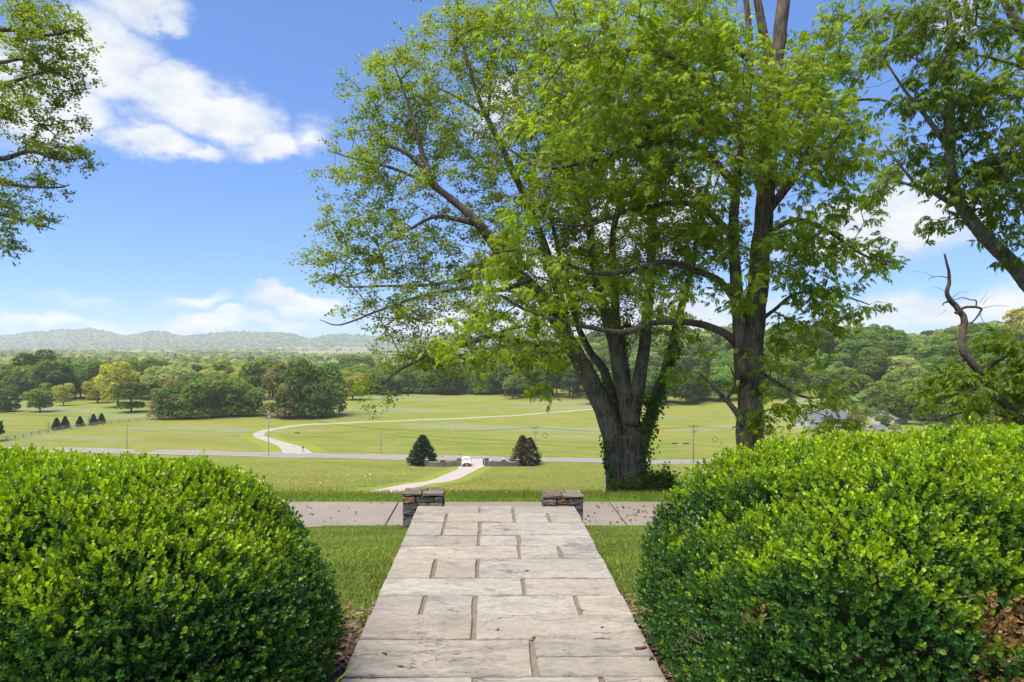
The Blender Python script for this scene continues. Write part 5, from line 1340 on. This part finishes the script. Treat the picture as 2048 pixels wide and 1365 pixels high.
# white pickup coming in through the gate
def pickup():
    x, y = (932.5 - VX) / F * 157.5, 157.5
    root = empty("pickup_truck", (x, y, gz1(x, y) + .06), R(4)); tag(root, "white pickup truck driving in between the gate pillars", "truck")
    B = lambda n, mb, m, p=root, **k: mb.build(n, M[m], p, **k)
    # side profile of the body: nose, bonnet, cab sides, bed
    prof = [(-2.75, .55), (-2.80, .95), (-2.70, 1.12), (-1.35, 1.22), (-1.2, 1.24), (1.0, 1.24), (3.0, 1.24), (3.0, .55)]
    B("body", MB().prism(prof, 'x', -.96, .96), 'white', bevel=.06)
    cab = MB(); P = [(-1.35, 1.2, .90), (-.60, 1.86, .72), (.75, 1.88, .72), (1.05, 1.2, .90)]
    V = [(s * w, yy, zz) for s in (-1, 1) for yy, zz, w in P]
    c = B("cab", cab.add(V, [(0, 1, 2, 3), (7, 6, 5, 4), (0, 4, 5, 1), (1, 5, 6, 2), (2, 6, 7, 3), (0, 3, 7, 4)]), 'white', bevel=.04)
    def pane(n, a, b, cc, d, off): MB().add([Vector(v) + Vector(off) for v in (a, b, cc, d)], [(0, 1, 2, 3)]).build(n, M['glass'], c)
    pane("windscreen", (-.80, -1.28, 1.28), (.80, -1.28, 1.28), (.66, -.66, 1.80), (-.66, -.66, 1.80), (0, -.03, .02))
    for s in (-1, 1): pane("side_window", (s * .87, -1.0, 1.28), (s * .87, .85, 1.28), (s * .74, .62, 1.78), (s * .74, -.55, 1.78), (s * .03, 0, 0))
    pane("rear_window", (-.75, 1.02, 1.3), (.75, 1.02, 1.3), (.66, .80, 1.78), (-.66, .80, 1.78), (0, .03, 0))
    B("grille", MB().box((0, -2.80, .86), (1.30, .10, .42)), 'black', bevel=.02, seg=1)
    B("grille_bar", MB().box((0, -2.85, .88), (1.15, .03, .07)), 'chrome')
    B("bumper", MB().box((0, -2.88, .52), (1.96, .30, .40)), 'black', bevel=.04)
    B("number_plate", MB().box((0, -3.045, .56), (.34, .02, .16)), 'white')
    for s in (-1, 1):
        B("headlight", MB().box((s * .77, -2.79, .90), (.32, .08, .28)), 'lampw', bevel=.02, seg=1)
        m = B("mirror", MB().box((s * 1.12, -.95, 1.36), (.22, .12, .26)), 'black', bevel=.03)
        MB().tube([(s * .92, -.95, 1.3), (s * 1.1, -.95, 1.34)], .03, 5).build("mirror_arm", M['black'], m)
        for yy in (-1.85, 1.95):
            w = B("wheel", MB().tube([(s * .72, yy, .38), (s * .98, yy, .38)], .40, 18), 'tyre')
            MB().tube([(s * .975, yy, .38), (s * 1.0, yy, .38)], .24, 14).build("rim", M['chrome'], w)
    B("underside", MB().box((0, .1, .5), (1.6, 5.2, .2)), 'black')
pickup()
def car():
    x, y = (1432 - VX) / F * 168, 163.0
    root = empty("white_car", (x, y, gz1(x, y) + .05), R(84)); tag(root, "white car on the road half hidden by the right hedge", "car")
    c = MB().prism([(-2.2, .45), (-2.25, .75), (-1.2, .95), (2.1, .98), (2.25, .7), (2.2, .45)], 'x', -.88, .88).build("body", M['white'], root, bevel=.06)
    MB().prism([(-1.25, .93), (-.5, 1.45), (1.0, 1.47), (1.9, .95)], 'x', -.74, .74).build("cabin", M['glass'], root, bevel=.05)
    MB().prism([(-.52, 1.44), (-.3, 1.50), (.9, 1.52), (1.02, 1.46)], 'x', -.72, .72).build("roof", M['white'], root, bevel=.02)
    for s in (-1, 1):
        for yy in (-1.4, 1.35): MB().tube([(s * .68, yy, .33), (s * .9, yy, .33)], .33, 14).build("wheel", M['tyre'], root)
car()

# ------------------------------------------------------------------ poles and wires
POLES = {}
def pole(key, px, yb, yt, label, r=.16, arm=True, mat='pole', h=28.3, d=None):
    if d is None: x, d = flat(px, yb, h)
    else: x = (px - VX) / F * d
    H = (yb - yt) / F * d; zb = gz1(x, d)
    root = empty("utility_pole", (x, d, zb)); tag(root, label, "pole", "poles along the road")
    MB().tube([(0, 0, -.4), (0, 0, H * .5), (0, 0, H)], [r, r * .85, r * .65], 8).build("shaft", M[mat], root)
    if arm:
        a = MB().box((0, -.12, H - .5), (2.4, .12, .14)).build("crossarm", M['pole'], root)
        for s in (-1.05, -.4, .4, 1.05): MB().lathe((s, -.12, H - .43), [(.05, 0), (.07, .06), (.03, .16), (.05, .22)], 6).build("insulator", M['metal'], a)
        MB().lathe((.32, -.2, H - 1.9), [(.20, 0), (.24, .05), (.24, .75), (.1, .85)], 9).build("transformer", M['metal'], root)
    POLES[key] = Vector((x, d, zb + H)); return root
pole('a', 537, 912.5, 824, "tall pole with crossarm where the gravel track meets the road", .15, True, 'pole_pale')
pole('b', 254, 898, 850, "thin short pole by the road at the left", .11, False)
pole('c', 762, 909, 860, "thin dark pole by the road left of the left evergreen", .10, False)
pole('d', 1069, 919, 846, "pale pole with fittings rising behind the right evergreen", .17, True, 'pole_pale', d=163)
pole('e', 1363, 919, 864, "thin pole, leftmost of three right of the ivy-clad trunk", .09, False, 'pole_pale', d=160)
pole('f', 1381, 919, 872, "short pale pole, middle of three right of the ivy-clad trunk", .09, False, 'pole_pale', d=160)
pole('g', 1387, 919, 842, "tallest pole, rightmost of three right of the ivy-clad trunk", .17, True, d=161)
pole('h', 1802, 724, 682, "grey pole with crossarm up on the wooded hillside", .22, True, 'metal', d=330)
pole('i', 1845, 712, 674, "grey hillside pole half sunk in the trees", .2, False, 'metal', d=345)
def wire(a, b, sag, label, r=.028, group="overhead wires", name="overhead_wire"):
    a, b = Vector(a), Vector(b); mid = (a + b) / 2
    pts = [a.lerp(b, t) - Vector((0, 0, sag * 4 * t * (1 - t))) - mid for t in np.linspace(0, 1, 22)]
    o = MB().tube(pts, r, 4, False).build(name, M['wire']); o.location = mid; tag(o, label, "wire", group)
pa, pb, pc, pd, pe, pg = (POLES[k] for k in 'abcdeg')
for s in (-1.05, -.4, .4, 1.05):
    v = Vector((s, -.12, -.2))
    wire(pa + v, Vector((-165, 196, pa.z)) + v, 2.2, "one of four power wires running left from the tall crossarm pole", .012)
    wire(pa + v, pd + v, 2.6, "one of four power wires between the crossarm pole and the pole behind the right evergreen", .012)
    wire(pd + v, pg + v, 1.2, "one of four power wires between the two crossarm poles either side of the ivy-clad trunk", .012)
    wire(pg + v, Vector((125, 150, pg.z + 1)) + v, 2.2, "one of four power wires running right from the tallest roadside pole", .012)
for dz in (0, -.9):
    q = Vector((0, 0, dz))
    wire(pb + q, Vector((pa.x, pa.y, pa.z - 5.2)) + q, .7, "black cable slung between the thin left pole and the crossarm pole", .022)
    wire(Vector((-190, 205, pb.z)) + q, pb + q, 1.0, "black cable running in from the left to the thin left pole", .022)
    wire(Vector((pa.x, pa.y, pa.z - 5.2)) + q, pc + q, .5, "black cable slung from the crossarm pole to the thin dark pole", .022)
    wire(pc + q, Vector((pd.x, pd.y, pd.z - 3.4)) + q, .8, "black cable crossing in front of the meadow behind the gate", .022)
    wire(Vector((pd.x, pd.y, pd.z - 3.4)) + q, pe + Vector((0, 0, -1.6)) + q, .5, "black cable passing behind the ivy-clad trunk", .022)
    wire(pe + Vector((0, 0, -1.6)) + q * .3, Vector((100, 152, pe.z - 2.0)) + q * .3, 1.0, "black cable running right behind the dark trunk", .022)
ph, pi_ = POLES['h'], POLES['i']
for s in (-.9, .9):
    wire(ph + Vector((s, 0, -.2)), Vector((150, 345, ph.z + 4)) + Vector((s, 0, 0)), 1.5, "pale wire over the hillside trees left of the grey pole", .05)
    wire(ph + Vector((s, 0, -.2)), Vector((270, 320, ph.z - 4)) + Vector((s, 0, 0)), 2.5, "wire over the hillside trees right of the grey pole", .05)
def ring(c, r, label):
    n = 20; pts = [(math.cos(2 * math.pi * i / n) * r, 0, math.sin(2 * math.pi * i / n) * r) for i in range(n + 1)]
    o = MB().tube(pts, .05, 5, False).build("cable_coil", M['wire']); o.location = c; tag(o, label, "cable coil", "spare cable coils on the wires")
for px_, py_, dd, lb in ((1090, 871, 162, "round coil of spare cable beside the pale pole"), (1430, 879, 158, "round coil of spare cable left of the dark trunk")): ring(at(px_, py_, dd), .58, lb)
def splice(c, label):
    o = MB().tube([(-.75, 0, 0), (-.6, 0, 0), (.6, 0, 0), (.75, 0, 0)], [.05, .15, .15, .05], 8).build("splice_case", M['wire']); o.location = c; tag(o, label, "splice case", "cable splice cases")
splice(Vector((pa.x + 7.3, pa.y - .1, pa.z - 5.35)), "black splice case on the cable right of the crossarm pole")
splice(pe + Vector((-1.6, 0, -1.65)), "black splice case left of the thin pole by the ivy-clad trunk")
splice(pe + Vector((1.1, 0, -1.65)), "small black splice case right of the thin pole by the ivy-clad trunk")
# mailbox where the track leaves the road
x, d = flat(606, 905); mb = empty("mailbox", (x, d, gz1(x, d))); tag(mb, "dark mailbox on a post beside the gravel track entrance", "mailbox")
MB().box((0, 0, .5), (.14, .14, 1.1)).build("post", M['pole'], mb)
MB().prism([(-.18, 1.02), (.18, 1.02), (.18, 1.28), (.1, 1.40), (-.1, 1.40), (-.18, 1.28)], 'y', -.35, .35).build("box", M['black'], mb, bevel=.01, seg=1)

# ------------------------------------------------------------------ fences
def rail_fence(name, label, pts, gap, mat, h=1.35, rails=3, r=.09):
    c = catmull([(p[0], p[1], 0) for p in pts], 12)[:, :2]
    s = np.concatenate([[0], np.cumsum(np.linalg.norm(np.diff(c, axis=0), axis=1))]); n = int(s[-1] / gap)
    t = np.linspace(0, s[-1], n); c = np.stack([np.interp(t, s, c[:, 0]), np.interp(t, s, c[:, 1])], -1)
    root = empty(name, (c[0][0], c[0][1], gz1(*c[0]))); tag(root, label, "fence"); b = root.location
    P = [Vector((x, y, gz1(x, y))) - b for x, y in c]
    pm = MB().box((0, 0, h / 2 - .1), (r * 2, r * 2, h + .2)).mesh("post", M[mat])
    for p in P: link(bpy.data.objects.new("post", pm), root).location = p
    for k in range(rails):
        z = h * (.35 + .6 * k / max(1, rails - 1))
        for p, q in zip(P[:-1], P[1:]):
            MB().tube([p + Vector((0, -r, z)), q + Vector((0, -r, z))], .075, 4, False).build("rail", M[mat], root)
rail_fence("meadow_fence", "long bleached rail fence climbing past the five small conifers", [flat(-60, 889), flat(0, 883), flat(100, 866), flat(200, 851.5), flat(300, 842), flat(400, 836.5), flat(520, 829)], 3.1, 'fence')
rail_fence("paddock_fence", "white rail fence below the white-trimmed building", [flat(1590, 857.5), flat(1640, 858.5), flat(1720, 859.5), flat(1760, 861)], 3.0, 'fence_white', rails=2)

# ------------------------------------------------------------------ buildings
def house(name, label, x, y, w, dp, hw, hr, rz, wall, roof, zoff=0.0, win=3):
    z = gz1(x, y) - .2 + zoff; root = empty(name, (x, y, z), rz); tag(root, label, "house", None)
    MB().box((0, 0, hw / 2), (w, dp, hw)).prism([(-dp / 2, hw), (dp / 2, hw), (0, hw + hr)], 'x', -w / 2, w / 2).build("wall", M[wall], root)
    e = .45; t = .18; k = hr / (dp / 2)
    rf = MB()
    for s in (-1, 1):
        rf.add([(-w / 2 - e, s * (dp / 2 + e), hw - k * e + .05), (w / 2 + e, s * (dp / 2 + e), hw - k * e + .05), (w / 2 + e, 0, hw + hr + .05), (-w / 2 - e, 0, hw + hr + .05),
                (-w / 2 - e, s * (dp / 2 + e), hw - k * e + .05 + t), (w / 2 + e, s * (dp / 2 + e), hw - k * e + .05 + t), (w / 2 + e, 0, hw + hr + .05 + t), (-w / 2 - e, 0, hw + hr + .05 + t)],
               [(0, 1, 2, 3), (7, 6, 5, 4), (0, 4, 5, 1), (1, 5, 6, 2), (2, 6, 7, 3), (3, 7, 4, 0)])
    r_ = rf.build("roof", M[roof], root)
    for s in (-1, 1): MB().box((0, s * (dp / 2 + e + .06), hw - k * e + .1), (w + 2 * e, .14, .16)).build("gutter", M['white'], r_)
    MB().box((w * .25, dp * .12, hw + hr + .3), (.7, .7, 1.2)).build("chimney", M['brickw'], r_)
    for i in range(win):
        xx = -w / 2 + w * (i + .5) / win
        f_ = MB().box((xx, -dp / 2 - .03, hw * .55), (1.2, .08, 1.35)).build("window", M['white'], root); MB().box((xx, -dp / 2 - .075, hw * .55), (1.0, .03, 1.15)).build("pane", M['glass'], f_)
    MB().box((w * .5 + .02, 0, 1.05), (.06, 1.0, 2.1)).build("door", M['black'], root)
def hpx(px, yb): return flat(px, yb)
X, Y = hpx(1668, 859); house("barn", "low building with grey roof and white trim behind the right hedge", X, Y + 8, 15.5, 9, 2.6, 3.0, R(8), 'siding', 'roof')
X, Y = hpx(1660, 838); house("cottage", "small pale house just behind the grey-roofed building", X, Y, 9, 7, 2.6, 2.4, R(-20), 'brickw', 'roof_brown', win=2)
X, Y = hpx(1772, 846); house("cottage", "brown-roofed house tucked under the hillside trees", X, Y - 2, 10, 8, 2.6, 2.2, R(35), 'siding', 'roof_brown', win=2)
X, Y = hpx(1755, 868); house("shed", "small pale shed just over the right hedge", X, Y, 3.2, 3, 2.0, .8, R(10), 'siding', 'roof', win=1)
# blue skip at the far left
x, d = flat(10, 823); sk = empty("skip", (x, d, gz1(x, d))); tag(sk, "navy blue skip standing on the lawn at the left edge", "skip")
MB().prism([(-2.3, 0.2), (2.3, .2), (2.7, 1.9), (-2.7, 1.9)], 'y', -1.1, 1.1).build("tub", M['blue'], sk, bevel=.03, seg=1)
MB().box((0, -1.13, 1.75), (5.5, .1, .18)).build("rim", M['blue'], sk); MB().box((-1.5, -1.1, .1), (.2, .4, .25)).box((1.5, -1.1, .1), (.2, .4, .25)).build("skid", M['black'], sk)
# two bare saplings by the fence
for px_, yb, yt, w_ in ((97, 866, 840, "left of the five small conifers"), (177, 853, 830, "among the five small conifers")):
    x, d = flat(px_, yb); H = (yb - yt) / F * d; o = empty("sapling", (x, d, gz1(x, d))); tag(o, "bare brown sapling " + w_, "tree", "bare saplings by the fence")
    MB().tube([(0, 0, -.2), (.05, 0, H * .5), (0, 0, H)], [.08, .05, .015], 5).build("trunk", M['bark_far'], o)
    tb = MB()
    for k in range(14):
        a = wrng.uniform(0, 6.28); z0 = H * wrng.uniform(.3, .85); l = H * .22
        tb.tube([(0, 0, z0), (math.cos(a) * l, math.sin(a) * l, z0 + l * .9)], [.025, .008], 4, False)
    tb.build("branches", M['bark_far'], o)

# ------------------------------------------------------------------ far country
def canopy(name, P, r, h, cols, label=None, seed=1):
    """each crown a low uneven dome; hundreds of woods seen as one mass"""
    g = np.random.default_rng(seed); k = 7; n = len(P)
    a = np.arange(k) * 2 * np.pi / k
    T = np.vstack([np.stack([np.cos(a), np.sin(a), np.full(k, -.3)], 1), np.stack([np.cos(a + .4) * .78, np.sin(a + .4) * .78, np.full(k, .62)], 1), [[0, 0, 1.0]]])
    jit = 1 + g.normal(size=(n, len(T), 1)) * .14
    S = np.stack([r, r, h], 1)[:, None, :]
    V = (T[None] * jit * S + P[:, None, :]).reshape(-1, 3)
    off = (np.arange(n) * len(T))[:, None, None]
    q = np.array([[i + l * k, (i + 1) % k + l * k, (i + 1) % k + (l + 1) * k, i + (l + 1) * k] for l in range(1) for i in range(k)]); tt = np.array([[k + i, k + (i + 1) % k, 2 * k] for i in range(k)])
    C = np.repeat(cols, len(T), 0) * (1 + .12 * g.normal(size=(n * len(T), 1)))
    o = np_obj(name, V, [(q[None] + off).reshape(-1, 4), (tt[None] + off).reshape(-1, 3)], M['canopy'], None, np.clip(C, .005, 1)); tag(o, label, "woods", kind='stuff')
    return o
# undergrowth that closes the gaps between the hillside trees
n = 2600; y = rng.uniform(230, 540, n); px_ = rng.uniform(1130, 2350, n); x = (px_ - VX) / F * y
k = y > np.interp(px_, [1150, 1500, 1640, 1720, 1900, 2300], [380, 358, 333, 272, 242, 225]); x, y = x[k], y[k]; n = len(x)
canopy("hillside_undergrowth", np.stack([x, y, gz(x, y)], 1), rng.uniform(2.2, 4.5, n), rng.uniform(2.0, 5.0, n), tint(n, (.045, .085, .016), (.10, .145, .028), .2), "dense undergrowth beneath the trees of the right-hand hill", 6)
# woods that fill the plain between the meadow and the hills, with open fields left between them
n = 6800; t = rng.random(n); y = 480 * (4600 / 480) ** t; x = (rng.random(n) * 1.9 - .95) * y
open_ = np.zeros(n, bool)
px_ = x / y * F + VX
for (fx, fy, fw, fh) in ((290, 703.5, 70, 1.6), (890, 717, 45, 3.5), (660, 706, 90, 2.2), (80, 700.5, 60, 1.0), (560, 731, 40, 2.0), (760, 742, 35, 3.0), (420, 716, 40, 1.5)):
    pyy = VY + F * 28 / y; open_ |= (np.abs(px_ - fx) < fw) & (np.abs(pyy - fy) < fh)
wn = np.sin(x * .004 + 1.2 * np.sin(y * .003)) + np.sin(y * .0061 + 1.1 * np.sin(x * .0047))
k = ~open_ & (wn > -1.25) & ~((x > 60) & (y < 650)); x, y = x[k], y[k]; n = len(x)
r = rng.uniform(5, 9.5, n) * (1 + y / 6000); hh = rng.uniform(8, 14, n) * np.where(y > 1400, .8, 1.0)
P = np.stack([x, y, gz(x, y)], 1)
cols = tint(n, (.060, .100, .018), (.145, .170, .035), .2); cols[rng.random(n) < .12] = (.15, .155, .05)
canopy("far_woods", P, r, hh, cols, "mass of woods filling the plain before the distant hills", 3)
# the hills themselves
ridge = [(-1400, 676), (-300, 676), (-100, 675), (0, 672), (60, 664), (110, 659), (180, 657.5), (215, 662), (250, 672), (268, 669), (300, 661), (330, 663), (365, 673), (400, 668), (460, 663), (530, 664.5), (580, 666), (605, 673), (620, 678), (650, 670.5), (690, 668), (740, 671), (800, 673), (900, 669), (1000, 673), (1200, 671), (1500, 674), (2000, 671), (2300, 676), (3400, 678)]
def hill_z(x, y):
    px = x / y * F + VX
    top = np.interp(px, [p[0] for p in ridge], [p[1] for p in ridge])
    zt = EYE + (VY - top) / F * 5200 - 8
    b = sstep(y, 3900, 5200) * (1 - .6 * sstep(y, 5300, 6300))
    lump = 6 * np.sin(x * .011 + y * .006) * np.sin(y * .012) + 4 * np.sin(x * .027) * np.sin(y * .021 + 1)
    return -30 + (zt + 30) * b + lump * b
xs = np.linspace(-5600, 5600, 260); ys = np.linspace(3850, 6400, 70); Xg, Yg = np.meshgrid(xs, ys); Zg = hill_z(Xg, Yg)
nx, ny = len(xs), len(ys); i, j = np.meshgrid(np.arange(ny - 1), np.arange(nx - 1), indexing='ij'); a = (i * nx + j).ravel()
hm, ht, hb = material("wooded_hill"); tc = ht.new('ShaderNodeNewGeometry')
ht.put(hb.inputs['Base Color'], ht.mix(ht.ramp(ht.noise(tc.outputs['Position'], .02, 6, .7), [(.35, 0.0), (.65, 1.0)]), (.035, .055, .018), (.085, .105, .035))); hb.inputs['Roughness'].default_value = 1
tag(np_obj("hills", np.stack([Xg, Yg, Zg], -1).reshape(-1, 3), [np.stack([a, a + 1, a + nx + 1, a + nx], -1)], hm, smooth=True), kind='structure')
n = 5200; y = rng.uniform(3900, 5350, n); x = (rng.random(n) * 1.8 - .95) * y
canopy("hill_woods", np.stack([x, y, hill_z(x, y) - 4], 1), rng.uniform(8, 15, n), rng.uniform(9, 17, n), tint(n, (.050, .085, .022), (.08, .115, .032), .07), "trees clothing the distant rounded hills", 4)
# pale roofs of the town below the hills
trng = random.Random(9)
for i, px in enumerate(list(np.linspace(560, 735, 19)) + [602, 612, 596, 790, 815, 835]):
    py = trng.uniform(698, 704.5); d = F * 28.3 / (py - VY); x = (px - VX) / F * d
    w, dp, hw = trng.uniform(18, 42), trng.uniform(12, 20), trng.uniform(4, 8); o = empty("town_building", (x, d, gz1(x, d)), trng.uniform(-.2, .2))
    MB().box((0, 0, hw / 2 + 3), (w, dp, hw + 6)).build("wall", M['brickw'] if i % 3 else M['siding'], o); MB().prism([(-dp / 2 - 1, hw + 6), (dp / 2 + 1, hw + 6), (0, hw + 11)], 'x', -w / 2 - 1, w / 2 + 1).build("roof", M['roof_brown'] if i % 2 else M['cap'], o)
    tag(o, "pale long-roofed building of the distant town below the hills", "building", "distant town below the hills")
# pylon out on the plain
x, d = (848 - VX) / F * 1900, 1900; py_ = empty("pylon", (x, d, gz1(x, d))); tag(py_, "small lattice pylon out on the hazy plain", "pylon")
MB().tube([(-3.5, -3.5, 0), (0, 0, 32)], [.5, .35], 4).tube([(3.5, -3.5, 0), (0, 0, 32)], [.5, .35], 4).tube([(3.5, 3.5, 0), (0, 0, 32)], [.5, .35], 4).tube([(-3.5, 3.5, 0), (0, 0, 32)], [.5, .35], 4).build("lattice", M['metal'], py_)
for z in (20, 25, 30): MB().tube([(-6, 0, z), (0, 0, z + 1), (6, 0, z)], .35, 4).build("crossarm", M['metal'], py_)

# ------------------------------------------------------------------ haze over the valley
hz = MB().box((0, 3150, 57), (15000, 6900, 200)).build("haze", M['white']); hz.data.materials.clear()
hmat = bpy.data.materials.new("valley_haze"); hmat.use_nodes = True; t = NT(hmat.node_tree); t.n.remove(t.n['Principled BSDF'])
pv = t.new('ShaderNodeVolumePrincipled'); pv.inputs['Color'].default_value = (0.90, 0.94, 1.0, 1); pv.inputs['Density'].default_value = 0.00013; pv.inputs['Anisotropy'].default_value = 0.2
t.l.new(pv.outputs[0], t.n['Material Output'].inputs['Volume']); hz.data.materials.append(hmat); tag(hz, kind='stuff')
hz.display_type = 'WIRE'
